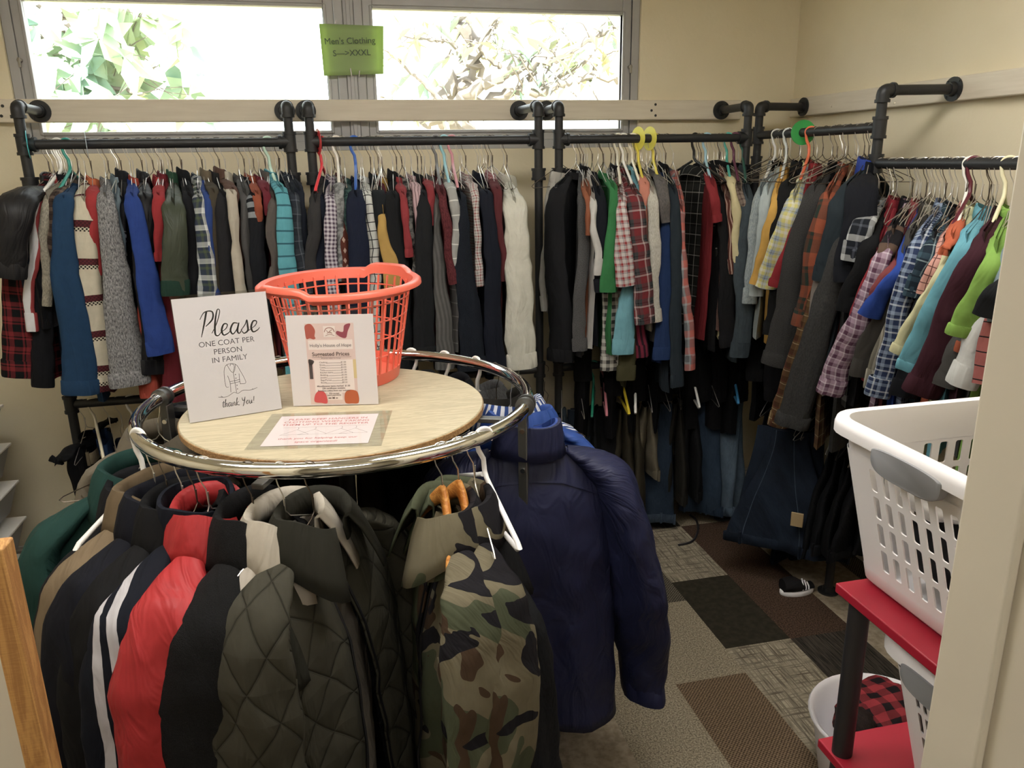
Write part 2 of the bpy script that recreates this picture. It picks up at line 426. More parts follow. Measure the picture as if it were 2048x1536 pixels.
# ceiling lights: troffers the room is lit by
for i, (x, y) in enumerate(((-.75, 1.45), (.85, 1.45), (0, -.9))):
    r = empty('ceiling_light', (x, y, CEIL-.06), ('fluorescent ceiling panel over the left of the room', 'fluorescent ceiling panel over the right of the room', 'fluorescent ceiling panel in the hall behind')[i], 'light', 'ceiling light panels')
    m = MB()
    for lo, hi in (((x-.61, y-.31, CEIL-.05), (x+.61, y-.28, CEIL)), ((x-.61, y+.28, CEIL-.05), (x+.61, y+.31, CEIL)), ((x-.61, y-.28, CEIL-.05), (x-.58, y+.28, CEIL)), ((x+.58, y-.28, CEIL-.05), (x+.61, y+.28, CEIL))): m.box(lo, hi)
    m.build('light_frame', M_WHITE_TRIM, r, smooth=False)
    t = NT('lit_diffuser'); t.set(Emission_Color=(1, .965, .91, 1), Emission_Strength=LAMP if i < 2 else LAMP * .8)
    t.b.inputs['Base Color'].default_value = (.9, .9, .9, 1)
    m = MB(); m.box((x-.58, y-.28, CEIL-.03), (x+.58, y+.28, CEIL-.005)); m.build('light_diffuser', t.m, r, smooth=False)

# ------------------------------------------------------------------ trees beyond the window
M_BARK = plain('pale_bark', '#7a726b', .9, vary=.25, bump=.5, bscale=30)
def leaf_mat(name, a, b):
    t = NT(name); t.set(Roughness=.45)
    t.put(t.b.inputs['Base Color'], t.ramp(t.noise(2.2, t.geo(), 2), [(.35, a), (.65, b)])); return t.m
M_LEAF = leaf_mat('glossy_leaf', '#7f9f8d', '#b9c6a2'); M_LEAF2 = leaf_mat('thin_leaf', '#8fae9c', '#b5ac86')
def leaf(mb, p, d, up, L, w):
    d = d.normalized(); s = d.cross(up)
    if s.length < 1e-3: s = d.orthogonal()
    s.normalize(); n = s.cross(d)
    a = mb.add(p); b = mb.add(p + d*L*.45 + s*w + n*L*.05); c = mb.add(p + d*L - n*L*.12); e = mb.add(p + d*L*.45 - s*w + n*L*.05); g = mb.add(p + d*L*.5 - n*L*.02)
    mb.face(a, b, g); mb.face(b, c, g); mb.face(c, e, g); mb.face(e, a, g)
def tree(name, label, limbs, leafmat, per, L, w, seed, cat='tree', clump=True):
    r = random.Random(seed); root = empty(name, limbs[0][0][0], label, cat); wood = MB(); fol = MB()
    for pts, r0, r1 in limbs:
        sp = spline(pts, 7); wob = [p + V((r.uniform(-1, 1), r.uniform(-1, 1), r.uniform(-1, 1))) * r0 * .5 for p in sp]; wob[0] = sp[0]
        wood.tube(wob, [lerp(r0, r1, i / (len(wob)-1)) for i in range(len(wob))], 7)
        for i in range(len(wob) // 3, len(wob), 2):
            for _ in range(per):
                d = V((r.uniform(-1, 1), r.uniform(-1, 1), r.uniform(-.8, .8))).normalized(); ln = r.uniform(.15, .5) * (1 if clump else 1.2)
                tip = wob[i] + d*ln; wood.tube(spline([wob[i], wob[i] + d*ln*.5 + V((0, 0, r.uniform(-.05, .08))), tip], 3), [r1*.5, r1*.4, r1*.35, r1*.3, r1*.28, r1*.25, .004], 5)
                if clump:
                    for q in range(7):
                        leaf(fol, tip, V((r.uniform(-1, 1), r.uniform(-.6, .6), r.uniform(-1.1, .7))), V((r.uniform(-.8, .8), -1, r.uniform(-.3, .8))), L*r.uniform(.6, 1.1), w)
                else:
                    for q in range(5):
                        if r.random() < .3: leaf(fol, tip + d * r.uniform(-.2, .02), V((r.uniform(-1, 1), r.uniform(-1, 1), r.uniform(-1, -.1))), V((0, .3, 1)), L*r.uniform(.5, 1.1), w*r.uniform(.6, 1))
    wood.build('trunk', M_BARK, root); fol.build('foliage', leafmat, root, weld=False)
def P3(px, py, y): return at_y(px, py, y)
b = V((-2.6, 6.3, -.4))
limbs = [([b, b + V((.2, .1, 1.2)), P3(90, 150, 6.4), P3(120, 20, 6.4)], .16, .05)]
for a, c, e in (((90, 180), (180, 170), (290, 190)), ((100, 120), (190, 100), (260, 110)), ((110, 60), (200, 30), (300, 40)), ((90, 190), (140, 230), (240, 240)), ((100, 140), (150, 60), (190, 10)), ((120, 190), (260, 150), (310, 130))):
    limbs.append(([P3(*a, 6.3), P3(*c, 6.0), P3(*e, 5.8)], .03, .01))
tree('magnolia_tree', 'leafy green tree with big glossy leaves outside the left window', limbs, M_LEAF, 2, .27, .055, 11)
b = V((2.5, 9.0, -.5)); limbs = [([b, V((2.3, 8.9, 1.0)), P3(900, 230, 8.6), P3(945, 130, 8.4), P3(920, 30, 8.3)], .2, .05)]
for pts, a, c in ((((850, 250), (960, 170), (1050, 130), (1110, 115), (1180, 80), (1240, 50)), .075, .02), (((960, 225), (1020, 178), (1080, 182), (1150, 160), (1240, 158)), .07, .03), (((1050, 175), (1075, 130), (1110, 112)), .04, .02),
                  (((930, 120), (900, 85), (860, 80), (800, 70)), .035, .01), (((940, 110), (985, 60), (990, 20)), .04, .012), (((1110, 160), (1160, 130), (1220, 60)), .03, .01), (((880, 200), (830, 150), (770, 100)), .03, .008),
                  (((1000, 135), (960, 90), (1000, 40)), .03, .01), (((1100, 40), (1130, 60), (1150, 110)), .02, .008), (((1180, 150), (1210, 110), (1245, 100)), .025, .008), (((870, 230), (800, 210), (760, 190)), .025, .008)):
    limbs.append(([P3(*p, 8.3 - i * .12) for i, p in enumerate(pts)], a, c))
tree('gnarled_tree', 'bare gnarled tree with sparse drooping leaves outside the right window', limbs, M_LEAF2, 2, .30, .05, 5, clump=False)
slab('ground_outside', (-30, WALL_Y+.3, -.6), (30, 60, -.5), plain('dry_lawn', '#a89f7c', .95, vary=.2))
# ------------------------------------------------------------------ iron pipe racks
ROD_Y, ROD_Z, ARM_Z, ROD_X = 3.06, 1.727, 1.85, 1.796
PR = .0165
def elbow(mb, c, d1, d2, r=.021):
    c, d1, d2 = V(c), V(d1), V(d2)
    mb.tube(spline([c + d1*.034, c + d1*.014, c + (d1+d2)*.004, c + d2*.014, c + d2*.034], 5), r, 14)
    for d in (d1, d2): mb.cyl(c + d*.028, c + d*.038, r + .0035, 16)
def coupling(mb, c, d, h=.024, r=.022):
    c, d = V(c), V(d)
    mb.cyl(c - d*h, c + d*h, r, 16)
    for s in (-1, 1): mb.cyl(c + d*(h*s) - d*.005, c + d*(h*s) + d*.005, r + .003, 16)
def flange(mb, c, d):
    """round wall plate, d pointing off the wall"""
    c, d = V(c), V(d); mb.cyl(c, c + d*.006, .0392, 28); mb.cyl(c + d*.006, c + d*.022, .024, 18, .021)
    s = V((0, 0, 1)); t = d.cross(s)
    for k in range(4):
        a = pi/4 + k*pi/2; q = c + d*.006 + (s*cos(a) + t*sin(a)) * .034; mb.cyl(q, q + d*.002, .0045, 8)
def pipe(name, a, b, root, r=PR): m = MB(); m.cyl(a, b, r, 16); return m.build(name, M_BLACK, root)
def part(name, root, fn, *a): m = MB(); fn(m, *a); return m.build(name, M_BLACK, root)
def back_rack(label, xa, xb, fa=None, fb=None, low=True):
    """two posts held off the wall by arms, a rod between; fa, fb: where the arm meets the wall"""
    root = empty('pipe_rack', ((xa+xb)/2, ROD_Y, 0), label, 'clothes rack', 'black pipe racks on the back wall')
    for x, fx, sg in ((xa, fa, 1), (xb, fb, -1)):
        fx = x if fx is None else fx
        w = V((fx, WALL_Y-.0325, ARM_Z)); top = V((x, ROD_Y, ARM_Z)); d = (w - top).normalized()
        part('flange', root, flange, w, (0, -1, 0)); pipe('arm', top + d*.03, w - d*.012, root)
        part('elbow', root, elbow, top, d, (0, 0, -1)); pipe('upright', (x, ROD_Y, ARM_Z-.03), (x, ROD_Y, 1.60), root)
        def tee(m, x=x, sg=sg):
            coupling(m, (x, ROD_Y, ROD_Z), (0, 0, 1), .03); m.cyl((x, ROD_Y, ROD_Z), (x + sg*.035, ROD_Y, ROD_Z), .022, 16); m.cyl((x + sg*.03, ROD_Y, ROD_Z), (x + sg*.04, ROD_Y, ROD_Z), .025, 16)
        part('tee', root, tee); part('union', root, coupling, (x, ROD_Y, 1.597), (0, 0, 1), .018, .026)
        pipe('upright', (x, ROD_Y, 1.6), (x, ROD_Y, .02), root); part('foot_plate', root, flange, (x, ROD_Y, .001), (0, 0, 1))
        part('tee', root, coupling, (x, ROD_Y, LOW_Z), (0, 0, 1), .028)
    pipe('rod', (xa+.02, ROD_Y, ROD_Z), (xb-.02, ROD_Y, ROD_Z), root)
    if low: pipe('rod', (xa+.01, ROD_Y, LOW_Z), (xb-.01, ROD_Y, LOW_Z), root)
LOW_Z = .80
back_rack('black iron pipe rack at the left end of the back wall', -1.0, -.124, -1.014, -.144)
back_rack('black iron pipe rack in the middle of the back wall under the mullion', -.05, .812, -.064, .80)
back_rack('black iron pipe rack at the right of the back wall, next to the corner', .895, 1.705, .917, 1.72)
# the rack along the right wall: a high rod, then a lower one nearer the door
root = empty('pipe_rack', (ROD_X, 2.4, 0), 'black iron pipe rack along the right wall with a stepped rod', 'clothes rack')
YA, YB, YC, HZ, LZ = 3.13, 2.36, 1.05, 1.737, 1.622
for y, fy in ((YA, 3.22), (YB, 2.352)):
    w = V((WALL_X-.0325, fy, 1.857)); top = V((ROD_X, y, 1.853)); d = (w - top).normalized()
    part('flange', root, flange, w, (-1, 0, 0)); pipe('arm', top + d*.03, w - d*.012, root); part('elbow', root, elbow, top, d, (0, 0, -1))
    pipe('upright', (ROD_X, y, 1.825), (ROD_X, y, 0.02), root); part('tee', root, coupling, (ROD_X, y, HZ), (0, 0, 1), .03)
    part('tee', root, coupling, (ROD_X, y, LZ), (0, 0, 1), .026); part('foot_plate', root, flange, (ROD_X, y, .001), (0, 0, 1)); part('tee', root, coupling, (ROD_X, y, LOW_Z), (0, 0, 1), .026)
pipe('rod', (ROD_X, YB, HZ), (ROD_X, YA, HZ), root); pipe('rod', (ROD_X, YB, LZ), (ROD_X, YC, LZ), root); pipe('rod', (ROD_X, YA, LOW_Z), (ROD_X, YC, LOW_Z), root)
pipe('upright', (ROD_X, YC, LZ), (ROD_X, YC, .02), root); part('elbow', root, elbow, (ROD_X, YC, LZ), (0, 1, 0), (0, 0, -1)); part('foot_plate', root, flange, (ROD_X, YC, .001), (0, 0, 1))

# ------------------------------------------------------------------ the round chrome rack with its wooden top
RC, RR, RZ, RT = V((-.010, 1.862, 0)), .457, 1.095, .0155
def chrome():
    t = NT('polished_chrome'); t.set(Metallic=1.0, Roughness=.07); t.b.inputs['Base Color'].default_value = (.86, .86, .85, 1); return t.m
M_CHROME = chrome()
M_STEEL = plain('dull_grey_steel', '#6b6b69', .38, .8, vary=.15)
def ring_at(deg, z=RZ, r=RR): a = radians(deg); return V((RC.x + r*cos(a), RC.y + r*sin(a), z))
root = empty('round_clothes_rack', (RC.x, RC.y, 0), 'round chrome clothes rack with a pale wooden top in the middle', 'clothes rack')
for a0, a1 in ((-22, 162), (162, 338)):
    m = MB(); m.tube([ring_at(lerp(a0+.6, a1-.6, i/48)) for i in range(49)], RT, 16); m.build('ring_rail', M_CHROME, root)
for a in (-22, 162):
    c, d = ring_at(a), (ring_at(a+1) - ring_at(a-1)).normalized()
    m = MB(); m.cyl(c - d*.014, c + d*.014, .019, 20)
    for s in (-.012, .012): m.tube([c + d*(s-.004), c + d*(s+.004)], .023, 20)
    m.build('ring_joint', M_STEEL, root)
    m = MB(); e = V((cos(radians(a)), sin(radians(a)), 0)); t = V((-e.y, e.x, 0))
    b = c + e*(-.006); m.box((-.011, -.016, 0.03), (.011, .016, RZ-.018), Matrix.Translation((b.x, b.y, 0)) @ Matrix.Rotation(radians(a), 4, 'Z'))
    m.build('upright', M_STEEL, root, bevel=.002)
    for z in (RZ-.06, RZ-.16, RZ-.26): m = MB(); m.cyl(V((b.x, b.y, z)) - t*.019, V((b.x, b.y, z)) + t*.019, .006, 10); m.build('bolt', M_CHROME, root)
m = MB()
for a in (-22, 68, 158, 248): m.box((0, -.016, .01), (RR, .016, .035), Matrix.Translation((RC.x, RC.y, 0)) @ Matrix.Rotation(radians(a), 4, 'Z'))
m.build('base', M_STEEL, root, bevel=.003)
m = MB()
for a in (-22, 68, 158, 248): m.box((0, -.012, RZ-.045), (RR-.01, .012, RZ-.033), Matrix.Translation((RC.x, RC.y, 0)) @ Matrix.Rotation(radians(a), 4, 'Z'))
m.build('top_bracket', M_STEEL, root, bevel=.002)
m = MB(); m.cyl((RC.x, RC.y, .03), (RC.x, RC.y, RZ-.035), .02, 18); m.build('centre_post', M_STEEL, root)
def wood_mat(name, a, b, sc=1.0, axis=(1, 12, 12)):
    t = NT(name); t.set(Roughness=.5); t.b.inputs['Specular IOR Level'].default_value = .3
    p = t.scaled(t.geo(), axis); n = t.noise(3.2 * sc, p, 5, .6, 1.4); f = t.noise(60, t.scaled(t.geo(), (1, 9, 9)), 3)
    w = t.math('ADD', t.math('MULTIPLY', t.math('SINE', t.math('MULTIPLY', n, 40)), .25), t.math('MULTIPLY', f, .7))
    t.put(t.b.inputs['Base Color'], t.ramp(w, [(.1, a), (.65, b)])); return t.m
M_PLY = wood_mat('pale_oak_veneer', '#a89d83', '#bdb296')
BC, BR, BZ = V((-.022, 1.854, 0)), .358, 1.083
m = MB(); m.lathe([(0, BZ-.0185), (BR-.002, BZ-.0185), (BR, BZ-.017), (BR, BZ-.002), (BR-.002, BZ), (0, BZ)], BC, 72)
bt = m.build('tabletop', M_PLY, root, angle=30)
m = MB(); m.lathe([(BR+.0003, BZ-.0175), (BR+.0016, BZ-.0165), (BR+.0016, BZ-.0035), (BR+.0003, BZ-.0025)], BC, 72)
m.build('edge_band', wood_mat('worn_edge_wood', '#8d6a45', '#b89468'), bt, angle=30); 
# sub-part sits in the tabletop's own frame
# ------------------------------------------------------------------ signs
M_PAPER = plain('white_paper', '#d8d2d4', .55, vary=.02)
M_INK = plain('black_ink', '#222124', .6, vary=.02); M_INKG = plain('grey_ink', '#55535a', .6, vary=.02); M_INKR = plain('red_ink', '#b5605f', .6, vary=.02)
M_INKN = plain('brown_ink', '#6a5a56', .6, vary=.02)
def acrylic():
    t = NT('clear_acrylic'); t.n.remove(t.b)
    tr = t.node('ShaderNodeBsdfTransparent'); gl = t.node('ShaderNodeBsdfGlossy'); gl.inputs['Roughness'].default_value = .04
    tr.inputs['Color'].default_value = (.97, .975, .975, 1); mx = t.node('ShaderNodeMixShader'); mx.inputs[0].default_value = .05
    t.l.new(tr.outputs[0], mx.inputs[1]); t.l.new(gl.outputs[0], mx.inputs[2]); t.l.new(mx.outputs[0], t.out.inputs[0]); return t.m
M_ACRYL = acrylic()
def frame_of(bl, br, tilt_back, h):
    """plane frame: x along the bottom edge, y up the sheet, z out of its face"""
    x = (br - bl).normalized(); back = V((-x.y, x.x, 0)); y = (V((0, 0, 1)) * h + back * tilt_back).normalized(); z = x.cross(y)
    return Matrix(((x.x, y.x, z.x, bl.x), (x.y, y.y, z.y, bl.y), (x.z, y.z, z.z, bl.z), (0, 0, 0, 1)))
def stroke(mb, M, pts, w, z=.0006, n=6):
    """a pen line of varying width on the sheet: pts are x, y and optionally a width factor"""
    P = spline([(p[0], p[1], p[2] if len(p) > 2 else 1.0) for p in pts], n) if len(pts) > 2 else [V((p[0], p[1], p[2] if len(p) > 2 else 1.0)) for p in pts]
    rows = []
    for i, p in enumerate(P):
        a, b = P[max(i-1, 0)], P[min(i+1, len(P)-1)]; d = V((b.x-a.x, b.y-a.y, 0))
        d = d.normalized() if d.length > 1e-9 else V((1, 0, 0)); nn = V((-d.y, d.x, 0)) * (w * .5 * max(p.z, .15))
        q = V((p.x, p.y, z)); rows.append([M @ (q + nn), M @ (q - nn)])
    mb.grid(rows)
def shape(mb, M, pts, z=.0005, smooth=True):
    P = spline([(x, y, 0) for x, y in pts], 5, True) if smooth else [V((x, y, 0)) for x, y in pts]
    mb.face(*[mb.add(M @ V((p.x, p.y, z))) for p in P])
def rect(mb, M, x0, y0, x1, y1, z=.0003): mb.face(*[mb.add(M @ V((x, y, z))) for x, y in ((x0, y0), (x1, y0), (x1, y1), (x0, y1))])

# the notice about coats, in a leaning acrylic holder
BLp, BRp = at_z(380, 846, BZ+.002), at_z(564, 817, BZ+.002)
PW, PH = (BRp-BLp).length, .282
M1 = frame_of(BLp, BRp, .055, PH)
root = empty('sign_holder', (BLp+BRp)/2, 'acrylic sign on the round rack reading Please one coat per person', 'sign')
m = MB(); m.box((0, 0, -.0022), (PW, PH, .0004), M1); m.build('paper', M_PAPER, root, smooth=False)
m = MB(); m.box((-.002, .001, .0014), (PW+.002, PH+.006, .0030), M1); m.box((-.002, .001, -.0055), (PW+.002, PH+.006, -.0035), M1); m.box((-.002, PH+.002, -.0055), (PW+.002, PH+.007, .003), M1)
fb = M1.to_3x3().col[2].copy(); fb.z = 0; fb.normalize()
for s in (BLp, ): 
    Mb = Matrix(((M1[0][0], -fb.x, 0, BLp.x), (M1[1][0], -fb.y, 0, BLp.y), (0, 0, 1, BZ), (0, 0, 0, 1)))
    m.box((0, .001, .0006), (PW, .075, .0026), Mb)
m.build('acrylic_sleeve', M_ACRYL, root, smooth=False)
ink = MB(); X = lambda f: f * PW; Y = lambda f: PH * (1 - f)
def script(mb, M, word, x, y, s, w, slant=.18):
    """brush-script letters drawn as strokes; returns the pen's end"""
    G = {'P': ([(.05, 0, .5), (.13, .5, 1.3), (.2, 1.02, 1.5)], [(-.04, .72, .5), (.12, 1.0, .8), (.42, 1.0, 1.2), (.45, .7, 1.4), (.2, .42, .6)], .5),
         'l': ([(-.05, .12, .5), (.12, .5, .7), (.22, .98, .7), (.12, 1.05, .9), (.06, .6, 1.5), (.08, .1, 1.5), (.2, .0, .9), (.32, .14, .5)], None, .3),
         'e': ([(0, .12, .5), (.2, .26, .7), (.24, .42, .9), (.1, .44, 1.2), (.03, .2, 1.6), (.12, .0, 1.2), (.3, .06, .8), (.38, .16, .5)], None, .36),
         'a': ([(.3, .42, .7), (.12, .44, 1.2), (.02, .18, 1.5), (.12, 0, 1.1), (.26, .16, .7), (.34, .44, 1.0), (.3, .12, 1.5), (.38, .0, 1.0), (.48, .14, .5)], None, .46),
         's': ([(-.02, .12, .5), (.14, .34, .7), (.2, .52, .9), (.24, .3, 1.5), (.26, .08, 1.4), (.12, -.02, 1.0), (.02, .08, .7)], [(.24, .04, .6), (.4, .14, .5)], .36),
         't': ([(.14, .75, 1.0), (.06, .3, 1.4), (.08, .03, 1.2), (.22, .06, .6)], [(-.06, .55, .7), (.28, .57, .9)], .24),
         'h': ([(-.02, .1, .5), (.14, .85, .8), (.08, .8, 1.0), (.02, .0, 1.5)], [(.03, .2, .6), (.16, .44, .9), (.24, .38, 1.2), (.22, .06, 1.4), (.34, .08, .6)], .34),
         'n': ([(.0, .42, .8), (.02, .0, 1.4)], [(.03, .2, .6), (.16, .44, .9), (.25, .36, 1.2), (.24, .06, 1.4), (.36, .08, .6)], .36),
         'k': ([(-.02, .1, .5), (.14, .85, .8), (.08, .8, 1.0), (.02, .0, 1.5)], [(.28, .46, .8), (.06, .22, 1.0), (.3, .0, 1.2), (.38, .08, .6)], .38),
         'Y': ([(.0, .85, .8), (.08, .5, 1.4), (.24, .5, .9), (.36, .9, .8), (.26, .3, 1.4), (.1, -.2, 1.2)], None, .42),
         'o': ([(.16, .44, 1.2), (.02, .2, 1.5), (.12, .0, 1.1), (.28, .16, .8), (.2, .43, .7), (.36, .38, .5)], None, .36),
         'u': ([(.0, .42, .9), (.0, .1, 1.4), (.14, .0, .9), (.26, .42, .7), (.24, .06, 1.4), (.34, .06, .6)], None, .38),
         '!': ([(.1, .8, 1.2), (.06, .25, 1.0)], [(.05, .06, 1.4), (.055, .02, 1.4)], .15)}
    for ch in word:
        if ch == ' ': x += .25 * s; continue
        a, b, adv = G[ch]
        for st in (a, b):
            if st: stroke(mb, M, [(x + (px + py * slant) * s, y + py * s, pw) for px, py, pw in st], w)
        x += adv * s * (1.0 if w > .002 else 1.12)
script(ink, M1, 'Please', X(.235), Y(.325), .056, .0028)
script(ink, M1, 'thank You!', X(.36), Y(.915), .0195, .0012, .1)
T = lambda x, y: M1 @ Matrix.Translation((x, y, .0006))
m2 = MB()
for body, fx, fy, sz in (('ONE COAT PER', .505, .405, .0175), ('PERSON', .505, .475, .0175), ('IN FAMILY', .51, .543, .0175)): text_into(m2, '\u200a'.join(body) if 0 else body, sz, T(X(fx), Y(fy)))
line = lambda pts, w=.0009: stroke(ink, M1, [(X(a), Y(b)) for a, b in pts], w, n=4)
for pts in (((.455, .755), (.425, .742), (.43, .62), (.47, .57), (.56, .575), (.6, .63), (.645, .735), (.585, .742)), ((.46, .66), (.475, .72), (.47, .80)), ((.585, .655), (.58, .71), (.585, .745)), ((.475, .713), (.585, .705)), ((.475, .731), (.585, .722)),
            ((.47, .57), (.5, .625), (.525, .64), (.545, .62), (.56, .575)), ((.5, .585), (.52, .565), (.545, .59), (.525, .635)), ((.525, .64), (.527, .72), (.53, .81)), ((.33, .825), (.42, .832), (.5, .805), (.545, .818), (.6, .798), (.68, .805), (.76, .792)), ((.36, .82), (.375, .828)), ((.7, .795), (.715, .803))): line(pts)
for yy in (.66, .69, .75, .78): shape(ink, M1, [(X(.545) + .0012*cos(a), Y(yy) + .0012*sin(a)) for a in (0, 1.57, 3.14, 4.71)], .0007)
ink.build('lettering', M_INK, root, smooth=False, weld=False, thick=0); m2.build('lettering', M_INKG, root, smooth=False, weld=False)

# the price list, an upright sheet in a clear stand
BLq, BRq = at_z(587, 812, BZ+.002), at_z(757, 808, BZ+.002)
QW, QH = (BRq-BLq).length, .222; M2 = frame_of(BLq, BRq, .004, QH)
root = empty('price_sign', (BLq+BRq)/2, 'white price sheet headed Suggested Prices in front of the orange basket', 'sign')
m = MB(); m.box((0, 0, -.0018), (QW, QH, .0004), M2); m.build('paper', M_PAPER, root, smooth=False)
m = MB(); m.box((.014, 0, -.0075), (QW+.004, QH+.018, -.0045), M2)
Mb = Matrix(((M2[0][0], -M2[0][2], 0, BLq.x), (M2[1][0], -M2[1][2], 0, BLq.y), (0, 0, 1, BZ), (0, 0, 0, 1)))
m.box((.014, .004, .0006), (QW, .05, .0024), Mb); m.build('acrylic_stand', M_ACRYL, root, smooth=False)
X = lambda f: f * QW; Y = lambda f: QH * (1 - f)
def flat(name, col, fn): mm = MB(); fn(mm); return mm.build(name, plain(name + '_print', col, .6, vary=.03), root, smooth=False, weld=False)
flat('pink_panel', '#d6bfba', lambda mm: rect(mm, M2, X(.21), Y(.985), X(.77), Y(.09), .0006))
def cards(mm):
    rect(mm, M2, X(.235), Y(.375), X(.745), Y(.27), .0008); rect(mm, M2, X(.275), Y(.86), X(.735), Y(.49), .0008); rect(mm, M2, X(.42), Y(.24), X(.555), Y(.12), .0008); rect(mm, M2, X(.41), Y(.94), X(.585), Y(.845), .0009)
flat('white_panel', '#e2d6d2', cards)
sc = lambda pts: [(X(a), Y(b)) for a, b in pts]
def art(mm): shape(mm, M2, sc([(.215, .11), (.28, .095), (.325, .16), (.315, .225), (.325, .25), (.30, .262), (.26, .25), (.22, .255), (.21, .18)]), .0009)
flat('mitten_picture', '#a8554a', art)
flat('boot_picture', '#8d4350', lambda mm: shape(mm, M2, sc([(.665, .115), (.735, .10), (.70, .18), (.675, .25), (.62, .245), (.565, .205), (.58, .175), (.645, .185)]), .0009))
flat('hat_picture', '#c44e51', lambda mm: shape(mm, M2, sc([(.255, .955), (.265, .88), (.31, .835), (.37, .845), (.40, .90), (.40, .975), (.33, .97)]), .001))
flat('sweater_picture', '#b25c37', lambda mm: shape(mm, M2, sc([(.615, .975), (.61, .89), (.64, .84), (.70, .83), (.765, .86), (.77, .975), (.69, .985)]), .001))
flat('coat_picture', '#4d4342', lambda mm: (rect(mm, M2, X(.222), Y(.70), X(.262), Y(.50), .0009), shape(mm, M2, sc([(.225, .48), (.285, .50), (.262, .54), (.225, .54)]), .0009)))
flat('ornament_picture', '#cdb98a', lambda mm: rect(mm, M2, X(.735), Y(.70), X(.77), Y(.49), .0009))
T = lambda x, y: M2 @ Matrix.Translation((x, y, .0012))
a, b, c = MB(), MB(), MB()
text_into(a, "Holly's House of Hope", .0107, T(X(.49), Y(.345)))
text_into(b, 'Suggested Prices', .0133, T(X(.485), Y(.445)), bold=.00025); rect(b, M2, X(.265), Y(.462), X(.72), Y(.459), .0012)
text_into(b, 'All prices subject to change', .0042, T(X(.485), Y(.477)))
for i, (w, p) in enumerate((('Clothing', '$1.00'), ('Shoes', '$2.00'), ('Coats', '$3.00'), ('Toys', '$1.00'), ('Kitchen items', '$1.00'), ('Bedding', '$2.00'), ('Jewelry', '$1.00'), ('Bags/Purses', '$2.00'), ('Books', '$0.50'))):
    y = .525 + i * .0282
    text_into(b, w, .0056, T(X(.345), Y(y)), 'LEFT'); text_into(b, p, .0056, T(X(.655), Y(y)), 'RIGHT'); rect(b, M2, X(.345 + .012*len(w)), Y(y+.001), X(.60), Y(y-.002), .0012)
for k, (w, y, s) in enumerate((('Miscellaneous items marked  $1.00', .79, .0056), ('Gift certificates available', .815, .0056), ('Purchase online from our website', .842, .0056), ('We accept', .873, .0056), ('card payments', .893, .0056))): text_into(b, w, s, T(X(.49), Y(y)), bold=.0001)
rect(b, M2, X(.42), Y(.925), X(.455), Y(.912), .0013); rect(b, M2, X(.465), Y(.927), X(.495), Y(.908), .0013); rect(b, M2, X(.505), Y(.924), X(.53), Y(.914), .0013)
stroke(c, M2, sc([(.43, .185), (.45, .15), (.49, .138), (.53, .15), (.545, .185)]), .0016, .0012); stroke(c, M2, sc([(.44, .225), (.49, .21), (.545, .225)]), .001, .0012); stroke(c, M2, sc([(.455, .165), (.48, .19), (.50, .17), (.525, .16)]), .0012, .0012); stroke(c, M2, sc([(.46, .2), (.49, .185), (.52, .2)]), .0012, .0012)
a.build('lettering', M_INKG, root, smooth=False, weld=False); b.build('lettering', M_INKN, root, smooth=False, weld=False); c.build('logo', plain('logo_print', '#8b5d55', .6), root, smooth=False, weld=False)

# the laminated slip lying flat on the wooden top
root = empty('laminated_notice', at_z(640, 860, BZ), 'laminated pink and red notice about keeping hangers, lying flat on the wooden top', 'notice')
c4 = [at_z(520, 894, BZ), at_z(736, 887, BZ), at_z(760, 832, BZ), at_z(567, 834, BZ)]
x = (c4[1]-c4[0]).normalized(); yy = V((-x.y, x.x, 0)); NW = (c4[1]-c4[0]).length; NH = (c4[3]-c4[0]).dot(yy); sk = (c4[3]-c4[0]).dot(x) / NH
M3 = Matrix(((x.x, yy.x, 0, c4[0].x), (x.y, yy.y, 0, c4[0].y), (0, 0, 1, BZ), (0, 0, 0, 1)))
m = MB(); m.box((0, 0, .0008), (NW, NH, .0013), M3); m.build('paper', plain('pale_pink_paper', '#dccfce', .5), root, smooth=False)
m = MB(); m.box((-.028, -.018, .0003), (NW+.03, NH+.022, .0007), M3); m.box((-.028, -.018, .0014), (NW+.03, NH+.022, .0017), M3); m.build('laminate', M_ACRYL, root, smooth=False)
a, b = MB(), MB(); T = lambda fx, fy: M3 @ Matrix.Translation((fx*NW, fy*NH, .00135))
for w, fy in (('PLEASE KEEP HANGERS IN', .84), ('CLOTHING WHEN TAKING', .745), ('THEM UP TO THE REGISTER', .65)): text_into(a, w, .0155, T(.5, fy), bold=.0002)
for w, fy in (('thank you for helping keep our', .19), ('space organized!', .08)): text_into(a, w, .0135, T(.5, fy), bold=.0002)
L3 = lambda pts: stroke(b, M3, [(p*NW, q*NH) for p, q in pts], .0009, .00135, 4)
L3([(.1, .58), (.5, .585), (.92, .60)])
for cx in (.25, .42, .68, .82):
    L3([(cx, .58), (cx+.01, .53), (cx, .50)]); L3([(cx, .5), (cx-.11, .36), (cx-.13, .33), (cx, .34), (cx+.13, .34), (cx+.1, .39), (cx, .5)])
a.build('lettering', M_INKR, root, smooth=False, weld=False); b.build('drawing', M_INKN, root, smooth=False, weld=False)

